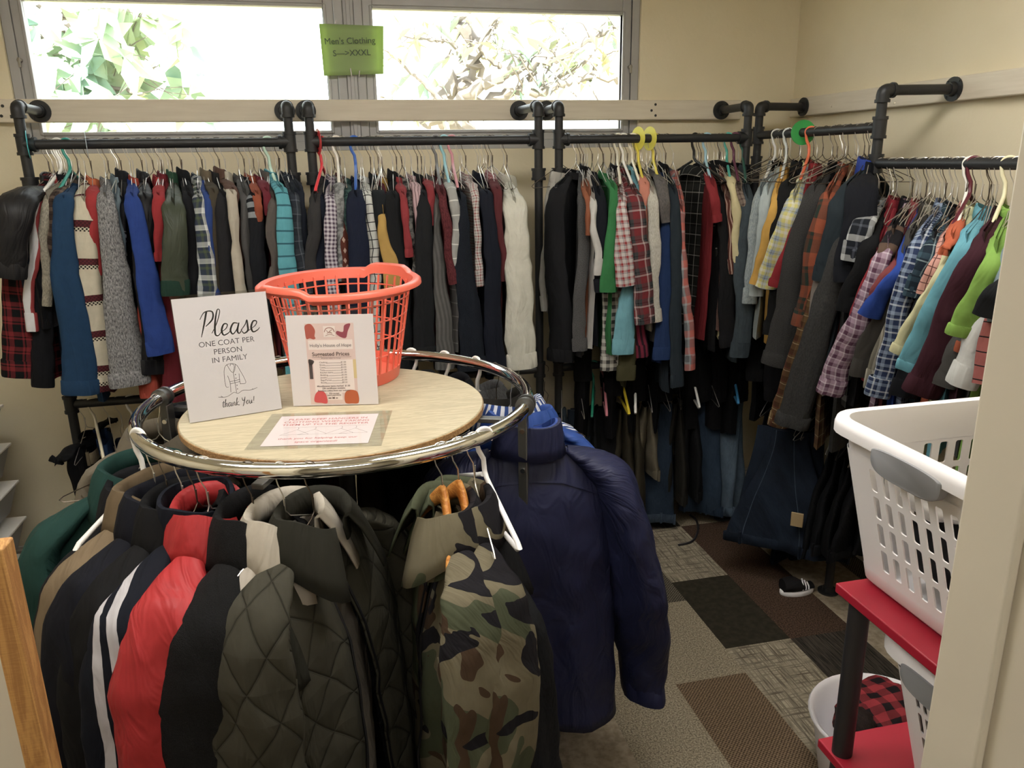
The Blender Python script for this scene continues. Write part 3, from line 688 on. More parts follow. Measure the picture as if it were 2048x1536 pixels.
# the green sign taped to the window mullion
SY = GY - .04
p = [at_y(*q, SY) for q in ((648, 152), (767, 148), (767, 52), (638, 47))]
root = empty('hanging_sign', (p[0]+p[1])/2, 'green paper sign for mens clothing sizes taped up between the windows', 'sign')
t = NT('green_card'); t.set(Roughness=.6); t.n.remove(t.b); d = t.node('ShaderNodeBsdfDiffuse'); tl = t.node('ShaderNodeBsdfTranslucent'); mx = t.node('ShaderNodeMixShader')
d.inputs[0].default_value = lin('#b4cc98'); tl.inputs[0].default_value = lin('#c0d584'); mx.inputs[0].default_value = .4
t.l.new(d.outputs[0], mx.inputs[1]); t.l.new(tl.outputs[0], mx.inputs[2]); t.l.new(mx.outputs[0], t.out.inputs[0])
m = MB(); rows = []
for i in range(9):
    rows.append([lerp(lerp(p[0], p[1], j/8), lerp(p[3], p[2], j/8), i/8) + V((0, -.004*sin(pi*j/8)*cos(i*.3), 0)) for j in range(9)])
m.grid(rows); m.build('card', t.m, root, thick=.0006)
x = (p[1]-p[0]).normalized(); y = (p[3]-p[0]); y = (y - x*y.dot(x)).normalized(); z = x.cross(y); w = (p[1]-p[0]).length; h = (p[3]-p[0]).length
M4 = Matrix(((x.x, y.x, z.x, p[0].x), (x.y, y.y, z.y, p[0].y), (x.z, y.z, z.z, p[0].z), (0, 0, 0, 1)))
a = MB(); T = lambda fx, fy: M4 @ Matrix.Translation((fx*w, fy*h, .006))
text_into(a, "Men's Clothing", .0325, T(.49, .60)); text_into(a, 'S\u2014>XXXL', .0315, T(.50, .37)); a.build('lettering', plain('dark_green_ink', '#46544a', .6), root, smooth=False, weld=False)
for fx, fy, dx, dy in ((.28, .99, .02, .06), (.46, -.03, -.01, .16), (.58, -.04, .02, .12)): m = MB(); m.tube([M4 @ V((fx*w, fy*h, .003)), M4 @ V(((fx+dx)*w, (fy+dy)*h, .0055))], .0022, 6); m.build('tape', M_PAPER, root)

# ------------------------------------------------------------------ orange openwork basket on the round top
M_ORANGE = plain('coral_plastic', '#e06b57', .32, vary=.04); 
root_c = V((.012, 2.122, 0)); BROT = radians(-14)
root = empty('laundry_basket', (root_c.x, root_c.y, BZ), 'orange openwork plastic basket standing on the round wooden top', 'basket')
Z0, Z1 = BZ + .001, 1.352; RX0, RY0, RX1, RY1 = .142, .165, .188, .232
def oval(a, f, z, grow=0.0):
    rx, ry = lerp(RX0, RX1, f) + grow, lerp(RY0, RY1, f) + grow
    p = V((rx*cos(a), ry*sin(a), 0)); p.rotate(Matrix.Rotation(BROT, 3, 'Z')); return V((root_c.x + p.x, root_c.y + p.y, z))
N = 72; ang = [2*pi*i/N for i in range(N)]
def rimz(a):   # dips of the two hand grips at the ends
    d = abs((a - 1.05 + pi/2) % pi - pi/2); return .014 * sm((.40 - d) / .08)
m = MB(); rings = []
prof = [(-.003, -.030), (.002, -.012), (.004, -.004), (.018, 0.0), (.026, -.006), (.027, -.016), (.024, -.016), (.021, -.007), (.006, -.012), (.0, -.030)]
rings = [[oval(a, 1, Z1 + dz + rimz(a), g) for a in ang] for g, dz in prof]; m.loft(rings + [rings[0]]); m.build('rim', M_ORANGE, root, angle=60)
m = MB(); rings = [[oval(a, f, lerp(Z0, Z1, f), g) for a in ang] for f, g in ((0, -.003), (0, 0), (.12, 0), (.12, -.003), (.01, -.003))]; m.loft(rings)
c = m.add((root_c.x, root_c.y, Z0+.004)); rg = [m.add(oval(a, .015, Z0+.004, -.003)) for a in ang]
for i in range(N): m.face(c, rg[i], rg[(i+1) % N])
m.build('base', M_ORANGE, root, angle=40)
m = MB()
for i in range(0, 36):
    a = 2*pi*i/36; e = (oval(a+.02, .5, 0) - oval(a-.02, .5, 0)).normalized(); nrm = V((-e.y, e.x, 0)); f0, f1 = .11, .93
    p0, p1 = oval(a, f0, lerp(Z0, Z1, f0), -.0015), oval(a, f1, lerp(Z0, Z1, f1), -.0015)
    q = []
    for p in (p0, p1): q.append([p + e*.0028 + nrm*.0018, p - e*.0028 + nrm*.0018, p - e*.0028 - nrm*.0018, p + e*.0028 - nrm*.0018])
    m.loft(q, True, True)
for f in (.30, .48, .66, .83):
    m.tube([oval(a, f, lerp(Z0, Z1, f), -.0015) for a in ang], .0022, 6, closed=True)
m.build('lattice', M_ORANGE, root, angle=40)

# ------------------------------------------------------------------ red and black shelf unit with white baskets at the door
M_RED = plain('red_laminate', '#a02033', .38, vary=.05); M_TUBE = plain('black_plastic_tube', '#28272a', .45, vary=.05)
UX0, UX1, UY0, UY1 = .752, 1.36, NEAR_Y + .025, .972; UZ = [.985, .682, .379, .06]
root = empty('shelf_unit', ((UX0+UX1)/2, (UY0+UY1)/2, 0), 'red shelf unit with black tube legs beside the door frame', 'shelf')
for z in UZ:
    m = MB(); m.box((UX0, UY0, z-.0165), (UX1, UY1, z)); m.build('shelf', M_RED, root, bevel=.002)
tops = UZ[:1] + [z for z in UZ[1:]]
for x, y in ((.772, .934), (UX1-.03, .934), (.772, UY0+.03), (UX1-.03, UY0+.03)):
    for za, zb in zip(UZ[1:] + [.0], [z-.0165 for z in UZ]):
        m = MB(); m.cyl((x, y, za), (x, y, zb), .0165, 24); m.build('leg', M_TUBE, root)

M_WHITE_PL = plain('white_plastic', '#e9e7ea', .35, vary=.02); M_GRIP = plain('grey_rubber_grip', '#85868a', .6, vary=.03)
def hole_panel(m, o, du, dv, nu, nv, wu, wv, nrm, th=.0025, mu=.13, mv=.06):
    """a wall with nu x nv rounded slots; o a corner, du and dv the full edges, wu, wv slot share of its cell"""
    N8 = 4
    for sgn in (0, 1):
        off = nrm * (-th * sgn); P = lambda u, v: o + du*u + dv*v + off
        u0, u1, v0, v1 = mu, 1 - mu, mv, 1 - mv
        for (a, b, c, d) in ((0, u0, 0, 1), (u1, 1, 0, 1), (u0, u1, 0, v0), (u0, u1, v1, 1)):
            m.quad([P(a, c), P(b, c), P(b, d), P(a, d)])
        for i in range(nu):
            for j in range(nv):
                a, b = lerp(u0, u1, i/nu), lerp(u0, u1, (i+1)/nu); c, d = lerp(v0, v1, j/nv), lerp(v0, v1, (j+1)/nv)
                mu_, mv_ = (a+b)/2, (c+d)/2; hu, hv = (b-a)/2*wu, (d-c)/2*wv
                U, Vv = du.length, dv.length; rr = min(hu*U, hv*Vv) * .5
                hole, outer = [], []
                for q, (su, sv) in enumerate(((1, 1), (-1, 1), (-1, -1), (1, -1))):
                    for k in range(N8+1):
                        t = q*pi/2 + k*pi/2/N8
                        hole.append(P(mu_ + su*(hu - rr/U) + cos(t)*rr/U, mv_ + sv*(hv - rr/Vv) + sin(t)*rr/Vv)); outer.append(P(b if su > 0 else a, d if sv > 0 else c))
                if sgn == 0: front = hole
                n = len(hole)
                for k in range(n):
                    k2 = (k+1) % n
                    if (outer[k]-outer[k2]).length < 1e-9: m.face(m.add(outer[k]), m.add(hole[k]), m.add(hole[k2]))
                    else: m.face(m.add(outer[k]), m.add(hole[k]), m.add(hole[k2]), m.add(outer[k2]))
                if sgn == 1:
                    for k in range(n): m.face(m.add(back_front[i][j][k]), m.add(hole[k]), m.add(hole[(k+1) % n]), m.add(back_front[i][j][(k+1) % n]))
                else: back_front.setdefault(i, {})[j] = hole
back_front = {}
def white_basket(label, x0, x1, y0, y1, z, h):
    root = empty('white_laundry_basket', ((x0+x1)/2, (y0+y1)/2, z), label, 'basket'); ins = .032; hb = h - .055; R = .035
    def rr(x0, x1, y0, y1, z, r):
        out = []
        for q, (cx, cy) in enumerate(((x1-r, y1-r), (x0+r, y1-r), (x0+r, y0+r), (x1-r, y0+r))):
            for k in range(7): t = q*pi/2 + k*pi/12; out.append(V((cx + r*cos(t), cy + r*sin(t), z)))
        return out
    m = MB(); m.loft([rr(x0-g, x1+g, y0-g, y1+g, z+h+dz, R+g) for g, dz in ((-.006, -.06), (-.004, -.03), (0, -.012), (.003, -.002), (.012, 0), (.021, -.003), (.024, -.012), (.024, -.024), (.020, -.024), (.004, -.020), (-.003, -.06))]); m.build('rim', M_WHITE_PL, root, angle=60)
    a0, a1, b0, b1 = x0+ins, x1-ins, y0+ins, y1-ins
    m = MB(); back_front.clear()
    zb = V((0, 0, 1))
    def side(p, q, P, Q, nu, nrm):
        # p,q bottom corners; P,Q top corners (slightly wider): one perforated wall
        back_front.clear(); dv = (P - p) + ((Q - P) - (q - p)) * .5; hole_panel(m, p + (P-p)*0, q - p, P - p, nu, 4, .50, .80, nrm)
    r = .03; zt = z + h - .05
    # four flat walls with corner posts between
    cs = rr(a0, a1, b0, b1, z+.03, r); ct = rr(x0, x1, y0, y1, zt, r)
    segs = ((6, 7), (13, 14), (20, 21), (27, 0)); 
    for (i, j), nu, nrm in zip(segs, (11, 7, 11, 7), (V((0, 1, 0)), V((-1, 0, 0)), V((0, -1, 0)), V((1, 0, 0)))): side(cs[i], cs[j], ct[i], ct[j], nu, nrm); 
    for q in range(4):
        for k in range(6):
            i = q*7 + k; m.quad([cs[i], cs[i+1], ct[i+1], ct[i]])
    # fill the slivers left by the taper at each wall's ends
    for (i, j) in segs:
        m.face(m.add(cs[j]), m.add(ct[j]), m.add(cs[j] + (ct[i]-cs[i]))); m.face(m.add(ct[j]), m.add(cs[j]), m.add(ct[j]+V((0, 0, .02))))
    m.build('basket_wall', M_WHITE_PL, root, smooth=False)
    m = MB(); m.loft([rr(a0-.001+g, a1+.001-g, b0-.001+g, b1+.001-g, z+dz, max(r-g*.3, .012)) for g, dz in ((0, .032), (0.004, .01), (.014, .0005), (.03, .0005), (.03, .004))], False, True); m.build('base', M_WHITE_PL, root, angle=50)
    yc = y0 + (y1-y0) * .54
    for xx, sg in ((x0-.0235, -1), (x1+.0235, 1)):
        m = MB(); pts = []
        for k in range(21): t = pi*k/20; pts.append((.068*cos(t)*(1.0), -.004 + .010*sin(t)**.6))
        for k in range(1, 20): t = pi + pi*k/20; c = cos(t); pts.append((.068*(abs(c)**.5)*(1 if c > 0 else -1), -.004 - .030*abs(sin(t))**.6))
        m.loft([[V((xx + sg*d, yc + px*s_, z+h-.018+pz*s_)) for px, pz in pts] for d, s_ in ((-.01, 1), (.002, 1), (.004, .95))], False, True); m.build('grip', M_GRIP, root, angle=40)
    return root
white_basket('white laundry basket of clothes on the top red shelf', .762, 1.335, NEAR_Y+.07, 1.015, UZ[0]+.0005, .275)
white_basket('white laundry basket of dark things on the lower red shelf', .798, 1.27, NEAR_Y+.06, .888, UZ[1]+.0005, .262)
def blob(name, label, mat, c, r, seed, cat='clothing', parent=None, fl=1.0):
    """a crumpled heap of one cloth"""
    m = MB(); rows = []; n1, n2 = 22, 30; c = V(c)
    for i in range(n1 + 1):
        th = pi * i / n1; row = []
        for j in range(n2 + 1):
            ph = 2*pi*(j % n2)/n2; d = V((sin(th)*cos(ph), sin(th)*sin(ph), cos(th)))
            k = 1 + .22*noise.noise(d*2.2 + V((seed, 0, 0))) + .10*noise.noise(d*6 + V((0, seed, 0)))
            q = V((d.x*r[0], d.y*r[1], max(d.z, -.75)*r[2])) * k; row.append(c + V((q.x, q.y, q.z)))
        rows.append(row)
    m.grid(rows, [[(q.x - c.x, q.y - c.y + (q.z - c.z)*.6) for q in r2] for r2 in rows]); m.build(name, mat, None, at=None)
    o = COL.objects[-1]; return tag(o, label, cat)
C_BLACK = cloth('black_cotton', ('solid', '#232225')); C_WHITE = cloth('white_cotton', ('solid', '#dddad6')); C_REDC = cloth('red_cotton', ('solid', '#a51d2a')); C_GREY = cloth('grey_cotton', ('solid', '#8f8a86'))
zb = UZ[0]
blob('folded_cloth', 'dark charcoal cloth heaped at the top of the upper white basket', C_BLACK, (1.13, .85, zb+.185), (.135, .10, .06), 1)
blob('folded_cloth', 'white cloth bundle seen through the upper slots of the top basket', C_WHITE, (.855, .90, zb+.165), (.035, .06, .03), 2)
blob('folded_cloth', 'black cloth bundle filling the near end of the top white basket', C_BLACK, (.875, .862, zb+.085), (.05, .088, .066), 3)
blob('folded_cloth', 'red cloth bundle at the bottom of the top white basket', C_REDC, (.875, .715, zb+.055), (.05, .045, .045), 4)
blob('folded_cloth', 'grey cloth bundle in the middle of the top white basket', C_GREY, (1.06, .83, zb+.08), (.08, .10, .062), 5)
zb = UZ[1]
blob('folded_cloth', 'black cloth bundle inside the lower white basket', C_BLACK, (.945, .755, zb+.10), (.095, .085, .075), 6)
m = MB(); r_ = random.Random(3); pts = [V((.87 + r_.uniform(-.02, .02), .755 + r_.uniform(-.07, .07), zb + .19 + r_.uniform(-.015, .02))) for _ in range(16)]
m.tube(spline(pts, 8), .004, 6); tag(m.build('cable', M_TUBE), 'tangled dark cable lying on the black cloth in the lower basket', 'cable')
# round white tub of red plaid cloth on the floor behind
tc = V((1.335, 1.47, 0))
root = empty('white_tub', tc, 'round white tub on the floor behind the shelf unit', 'tub')
m = MB(); m.lathe([(0, .004), (.13, .004), (.145, .02), (.175, .20), (.188, .212), (.192, .205), (.188, .195), (.180, .195), (.150, .02), (.135, 0), (0, 0)], tc, 40); m.build('tub_body', M_WHITE_PL, root, angle=60)
blob('plaid_cloth', 'red and black plaid flannel bundled in the white tub', cloth('red_black_plaid_flannel', ('plaid', .05, '#b02733', [(0, .5, '#241a1e')])), tc + V((0.01, 0, .20)), (.128, .128, .085), 8)
blob('dark_knit_cap', 'dark brown knit bundle at the near edge of the white tub', cloth('dark_brown_knit', ('heather', '#231a18', '#3a2c29')), tc + V((-.115, -.03, .245)), (.05, .05, .035), 9)

# ------------------------------------------------------------------ drawer unit and wood-framed board on the left
M_GREYPL = plain('grey_plastic', '#8d8e90', .45, vary=.04); M_LIP = plain('white_drawer_lip', '#e9e6df', .4)
root = empty('drawer_unit', (-1.55, 2.9, 0), 'grey plastic drawer unit with white drawer lips at the left wall', 'drawers')
m = MB(); m.box((-1.85, 2.62, .02), (-1.345, 3.20, .80)); m.build('body', M_GREYPL, root, bevel=.02)
for i, z in enumerate((.03, .19, .345, .50, .655)):
    m = MB(); q = [[(-1.345, y, z), (-1.32, y, z), (-1.275, y, z+.125), (-1.345, y, z+.125)] for y in (2.63, 3.17)]
    m.loft([[V(p) for p in r] for r in q], True, True); dr = m.build('drawer', M_GREYPL, root, smooth=False, bevel=.004)
    m = MB(); m.box((-1.345, 2.625, z+.125), (-1.268, 3.175, z+.134)); m.build('drawer_lip', M_LIP, dr, smooth=False, bevel=.002)
    m = MB(); m.loft([[V((-1.297 + dx, 2.86 + .05*s*cos(2*pi*k/20), z+.075 + .026*s*sin(2*pi*k/20))) for k in range(20)] for s, dx in ((1, -.01), (1, .004), (.7, .008))], True, True); m.build('drawer_handle', M_TUBE, dr)
M_PINE = wood_mat('varnished_pine', '#a8794a', '#c9995f', 1, (8, 8, .5)); 
root = empty('framed_board', (-.6, .98, 0), 'light wooden framed board standing at the left of the doorway', 'board')
e = at_d(5, 1098, 1.0); ztop = e.z
m = MB(); m.box((e.x-.032, e.y, .012), (e.x, e.y+.038, ztop)); m.build('frame_stile', M_PINE, root, bevel=.003)
m = MB(); m.box((-.83, e.y, .012), (-.80, e.y+.038, ztop)); m.build('frame_stile', M_PINE, root, bevel=.003)
m = MB(); m.box((-.80, e.y, ztop-.032), (e.x-.032, e.y+.038, ztop)); m.build('frame_rail', M_PINE, root, bevel=.003)
m = MB(); m.box((-.80, e.y, .012), (e.x-.032, e.y+.038, .045)); m.build('frame_rail', M_PINE, root, bevel=.003)
m = MB(); m.box((-.80, e.y+.026, .045), (e.x-.032, e.y+.032, ztop-.032)); m.build('board_panel', plain('white_board', '#d8d2c6', .4), root, smooth=False)
m = MB()
for x in (-.80, e.x-.05): m.box((x, e.y-.045, 0), (x+.03, e.y+.085, .012))
m.build('foot', M_PINE, root, bevel=.002)
# ------------------------------------------------------------------ hangers
HR = .0186   # hook radius round a rod
def hanger_path(sw=.188, drop=.080, neck=-.085):
    hook = [(HR*cos(t), 0, HR*sin(t)) for t in [radians(215 - 235*i/12) for i in range(13)]]
    # the hook turns in the plane of the shoulders' normal: built along y, shoulders along x
    hook = [V((0, -p[0], p[2])) for p in hook]
    body = [V((0, -.012, -.03)), V((0, -.002, -.05)), V((0, 0, neck)), V((.012, 0, neck-.012)), V((.05, 0, neck-.028)), V((sw-.01, 0, neck-drop)), V((sw, 0, neck-drop-.008)), V((sw-.01, 0, neck-drop-.014)),
            V((0, 0, neck-drop-.012)), V((-sw+.01, 0, neck-drop-.014)), V((-sw, 0, neck-drop-.008)), V((-sw+.01, 0, neck-drop)), V((-.05, 0, neck-.028)), V((-.012, 0, neck-.012)), V((.001, .001, neck+.004)), V((0.001, 0.002, neck+.03))]
    return hook + body
def wire_mesh(r, col, metal=.9, rough=.35):
    m = MB(); m.tube(hanger_path(), r, 6); o = m.build('wire_hanger', plain('hanger_finish', col, rough, metal), smooth=True, at=(0, 0, 0)); me = o.data; bpy.data.objects.remove(o); return me
ME_WIRE = wire_mesh(.0013, '#d4d0c8', .8, .3); ME_WIRE_DK = wire_mesh(.0013, '#6a6056')
PLASTIC = {}
def plastic_mesh(c):
    if c not in PLASTIC:
        m = MB(); q = hanger_path(.192, .082, -.078); m.tube(q[:-2], [.0042]*13 + [.0056]*(len(q)-15), 8)
        o = m.build('plastic_hanger', plain('hanger_plastic', c, .35), at=(0, 0, 0)); PLASTIC[c] = o.data; bpy.data.objects.remove(o)
    return PLASTIC[c]
def hang(kind, me, P, d, label, group=None):
    o = bpy.data.objects.new(kind, me); COL.objects.link(o); o.location = P; o.rotation_euler = (0, 0, atan2(d.y, d.x))
    return tag(o, label, 'hanger', group)

# ------------------------------------------------------------------ garments
def smooth_noise(p, s, seed): return noise.noise(p * s + V((seed*3.1, seed*1.7, seed*.9)))
def ellipse(c, l, s, hl, hs, n, folds=0.0, ph=0.0, t=0.0):
    out = []
    for k in range(n):
        a = 2*pi*k/n; q = 1 + folds * (sin(3*a + ph + 3*t) * .6 + sin(5*a - ph*2 + 5*t) * .4)
        out.append(c + l * (hl*cos(a)) + s * (hs*sin(a)*q))
    return out
def sleeve(m, path, widths, l0, twist, n=18, steps=22, thin=.30, seed=0, amp=.004, puff=0.0):
    """one tapering tube of cloth; widths are full widths along the path"""
    P = spline(path, steps // max(1, len(path)-1)); k = len(P); rings = []
    W = spline([V((w, 0, 0)) for w in widths], 8); wv = lambda t: lerp(W[min(int(t*(len(W)-1)), len(W)-2)].x, W[min(int(t*(len(W)-1))+1, len(W)-1)].x, (t*(len(W)-1)) % 1)
    R = random.Random(seed); ph = R.uniform(0, 6)
    for i, p in enumerate(P):
        t = i / (k-1); tan = (P[min(i+1, k-1)] - P[max(i-1, 0)]).normalized()
        l = Matrix.Rotation(twist * sm(t*1.6 - .3), 3, 'Z') @ l0; l = (l - tan*l.dot(tan)).normalized(); s = tan.cross(l)
        w = wv(t); hs = max(.010, w * .5 * thin) * (1 + puff*sin(pi*t))
        ring = ellipse(p, l, s, w*.5, hs, n, .26 * sm(t*2-.3), ph, t*2)
        c = p
        rings.append([q + (q-c).normalized() * (amp * sm(t*3) * (smooth_noise(q, 16, seed) + .6*smooth_noise(V((q.x*2.2, q.y*2.2, q.z*.7)), 22, seed+5))) for q in ring])
    m.loft(rings, True, True)
    return rings
KIND = {  # name, category, sleeve, collar, cuff, thickness
    'shirt': ('long_sleeved_shirt', 'shirt', 'l', 'shirt', 1, .013), 'sshirt': ('short_sleeved_shirt', 'shirt', 's', 'shirt', 0, .013), 'polo': ('polo_shirt', 'shirt', 's', 'shirt', 1, .014),
    'tee': ('t_shirt', 'shirt', 's', 'crew', 0, .013), 'sweat': ('sweatshirt', 'sweatshirt', 'l', 'crew', 1, .017), 'sweater': ('sweater', 'sweater', 'l', 'crew', 1, .018), 'card': ('cardigan', 'sweater', 'l', 'crew', 1, .017),
    'hood': ('hoodie', 'sweatshirt', 'l', 'hood', 1, .02), 'jack': ('jacket', 'jacket', 'l', 'stand', 1, .022)}
def collar_into(m, O, d, n, kind, hw=.062, hn=.019):
    """a neck opening seen as a flattened ring"""
    N = 28
    def ring(g, z, gap=0.0): return [O + d*((hw+g)*cos(2*pi*k/N)) + n*((hn+g*.8)*sin(2*pi*k/N)) + V((0, 0, z - .020*max(0, sin(2*pi*k/N))**2 - .012*cos(2*pi*k/N)**2)) for k in range(N)]
    if kind == 'shirt': prof = [(-.002, -.022), (-.005, .008), (-.003, .017), (.002, .017), (.007, .004), (.011, -.020), (.009, -.023), (.004, -.004), (.001, .008), (0, -.022)]
    elif kind == 'stand': prof = [(0, -.03), (-.004, .008), (-.005, .028), (-.001, .030), (.003, .026), (.006, .0), (.010, -.034)]
    elif kind == 'hood': prof = [(0, -.03), (.0, .0), (-.002, .024), (.006, .034), (.014, .024), (.020, -.012), (.018, -.050), (.008, -.060)]
    else: prof = [(-.002, -.018), (-.005, -.004), (-.003, .004), (.001, .005), (.004, -.003), (.008, -.022)]
    m.loft([ring(g, z) for g, z in prof])
def garment(P, Sh, E, w0, w1, hem, kind, mat, label, colmat=None, cuffmat=None, seed=0, tw=.3, both=True, packed=1.0, amp=.006, puff=0.0, thin=.36, cname=None):
    name, cat, slv, col, cuff, th = KIND[kind]
    if cname: name, cat = cname
    O = P + V((0, 0, -.108 - .022*((seed*7.3) % 1 if seed else .5) - .004*(int(seed*10) % 4))); dv = Sh - P; d = V((dv.x, dv.y, 0)); sw = max(.10, d.length); d.normalize(); n = V((-d.y, d.x, 0))
    zs = min(-.045, Sh.z - O.z + .02); hemz = hem; R = random.Random(seed)
    root = empty(name, (O.x, O.y, hemz), label, cat)
    Q = lambda u, y, z: O + d*u + n*y + V((0, 0, z))
    # body: front and back sheets joined at the sides
    NU, NV = 19, 17; ph = R.uniform(0, 6); ph2 = R.uniform(0, 6); L = O.z - hemz
    def top(u):
        a = abs(u)
        return -.012 if a < .05 else -.012 + (zs+.012) * ((a-.05)/(sw-.05))**1.15
    rows = []; uvs = []
    m = MB()
    for i in range(NV):
        v = (i/(NV-1))**1.25; row = []; uvr = []
        for side in (1, -1):
            us = [lerp(-1, 1, j/(NU-1)) for j in range(NU)]
            if side < 0: us = us[::-1][1:-1]
            for u in us:
                ue = math.copysign(abs(u)**.9, u) * (sw - .012); zt = top(ue); wv = 1 - .10*sm((v-.12)/.3) + .06*v*v
                z = lerp(zt, -L + .006*sin(u*7+ph), v); edge = (1 - abs(u)**4)
                fold = (.55*sin(ue*46 + ph) + .45*sin(ue*83 + ph2 + 2*v)) * .30 * sm(v*1.6)
                y = side * (.004 + th * (1 - (1-min(1, v*4))**2) * (.25 + .75*edge) * (1 + fold)) + .010*sin(v*3+ph)*v
                q = Q(ue*wv, y, z); q += n * (amp*1.2*smooth_noise(q, 9, seed)*v)
                row.append(q); uvr.append((ue + (0 if side > 0 else .7), z))
        rows.append(row + [row[0]]); uvs.append(uvr + [(uvr[0][0], uvr[0][1])])
    m.grid(rows, uvs); m.build('body', mat, root)
    # sleeves
    for sgn in ((1, -1) if both else (1,)):
        m = MB()
        if sgn > 0: sh, e = Sh, E
        else:
            a = Sh - O; b = E - O; mir = lambda q: O - d*(q.dot(d)) + n*(-q.dot(n)*.2) + V((0, 0, q.z)); sh, e = mir(a), mir(b)
        dd = d * sgn; pass
        long_ = slv == 'l'; so = R.uniform(-.010, .010) if long_ else 0; nk = O + dd*.055 + V((0, 0, -.024)); tip = sh - dd*.010 + V((0, 0, -.020)); half = nk.lerp(tip, .55) + V((0, 0, .012))
        mid = sh.lerp(e, .35) + dd*.010 + n*so + V((0, 0, -.012)); path = [nk, half, tip, mid, sh.lerp(e, .70) + dd*.006 - n*so, e]
        ww = [.03, max(.040, w0*.75), w0*1.0, lerp(w0, w1, .42), lerp(w0, w1, .75), w1]
        rg = sleeve(m, path, ww, n, (tw if sgn > 0 else -tw), 18, 30 if sgn > 0 else 20, thin, seed + (sgn > 0), amp, puff)
        so = m.build('sleeve', mat, root)
        if cuff and (sgn > 0):
            m = MB(); r = rg[-1]; c = sum(r, V())/len(r); up = (sum(rg[-3], V())/len(r) - c).normalized()
            gr = lambda g, h: [c + (q-c)*g + up*h for q in r]
            hgt = .045 if kind in ('sweat', 'sweater', 'hood', 'card', 'jack') else .055 if kind != 'polo' else .022
            m.loft([gr(.9, -.004), gr(1.05, -.004), gr(1.09, .004), gr(1.08, hgt), gr(1.0, hgt+.004)]); m.build('cuff', cuffmat or mat, so)
    if col:
        m = MB(); collar_into(m, O, d, n, col, hn=.019*packed); m.build('hood' if col == 'hood' else 'collar', colmat or mat, root)
    return root, d

# ------------------------------------------------------------------ dark filler coats, and tables of what hangs where, read off the photograph
USED = {}
MATS = {}
def cm(p):
    key = repr(p)
    if key not in MATS:
        k = p[0] if p[0] != '@' else p[1]; rough, wr = .85, .55
        q = p
        if p[0] == '@': q = p[1:]; rough, wr = .48, .8     # a shiny shell fabric
        MATS[key] = cloth('cloth_' + k, q, rough, wr)
    return MATS[key]
def rack_row(rows, place, where, hcol='silver'):
    names = [r[11] for r in rows]
    for i, r in enumerate(rows):
        xn, yn, xs, ys, xe, ye, w0, w1, fwd, kind, pat, short, desc = r[:13]; o = r[13] if len(r) > 13 else {}
        P, Sh, E = place(xn, yn, xs, ys, xe, ye, fwd, o)
        left = names[i-1] if i else None; right = names[i+1] if i+1 < len(names) else None
        lab = f'{desc}, between {left} and {right}' if left and right else f'{desc}, next to {right or left}'
        if len(lab.replace('-', ' ').split()) > 16: lab = f'{desc}, beside {right or left}'
        W0, W1 = px_size(w0, Sh), px_size(w1, E); L = o.get('L'); slv = KIND[kind][2]
        hem = place(xe, o['hem'], xe, o['hem'], xe, o['hem'], 0, o)[2].z if 'hem' in o else (E.z - .02 - .03*((i*7) % 5)/5 if slv == 'l' and E.z < 1.1 else P.z - .76 - .05*((i*3) % 4)/4)
        root, d = garment(P, Sh, E, W0, W1, hem, kind, cm(pat), lab, cm(o['col']) if 'col' in o else None, cm(o['cuff']) if 'cuff' in o else None, seed=i + len(USED)*.37,
                          tw=o.get('tw', .25), packed=o.get('pk', 1.0), amp=o.get('amp', .0065), puff=o.get('puff', 0), thin=o.get('thin', .38), cname=o.get('name'))
        USED[lab] = root
        h = o.get('hang')
        if h: hang('plastic_hanger', plastic_mesh(h[1]), P, d, f'{h[0]} plastic hanger holding the {short}')
        else: hang('wire_hanger', ME_WIRE if (i*5) % 3 else ME_WIRE_DK, P, d, f'thin wire hanger holding the {short}')
def place_back(xn, yn, xs, ys, xe, ye, fwd, o):
    Yn = o.get('Y', 2.86) - fwd*.01; Sh = at_y(xs, ys, Yn); E = at_y(xe, ye, Yn - .012)
    x = at_y(xn, yn, ROD_Y).x if xn else Sh.x + .03
    return V((x, ROD_Y, ROD_Z)), Sh, E
def extra_hooks(n, rod, d, label, group, seed, dk=.5):
    r = random.Random(seed)
    for i in range(n):
        t = r.random(); P = rod(t); a = r.uniform(-.25, .25); dd = Matrix.Rotation(a, 3, 'Z') @ d
        o = hang('wire_hanger', ME_WIRE if r.random() > dk else ME_WIRE_DK, P, dd, label, group); o.rotation_euler.x = r.uniform(-.1, .1)
K = '#222226'
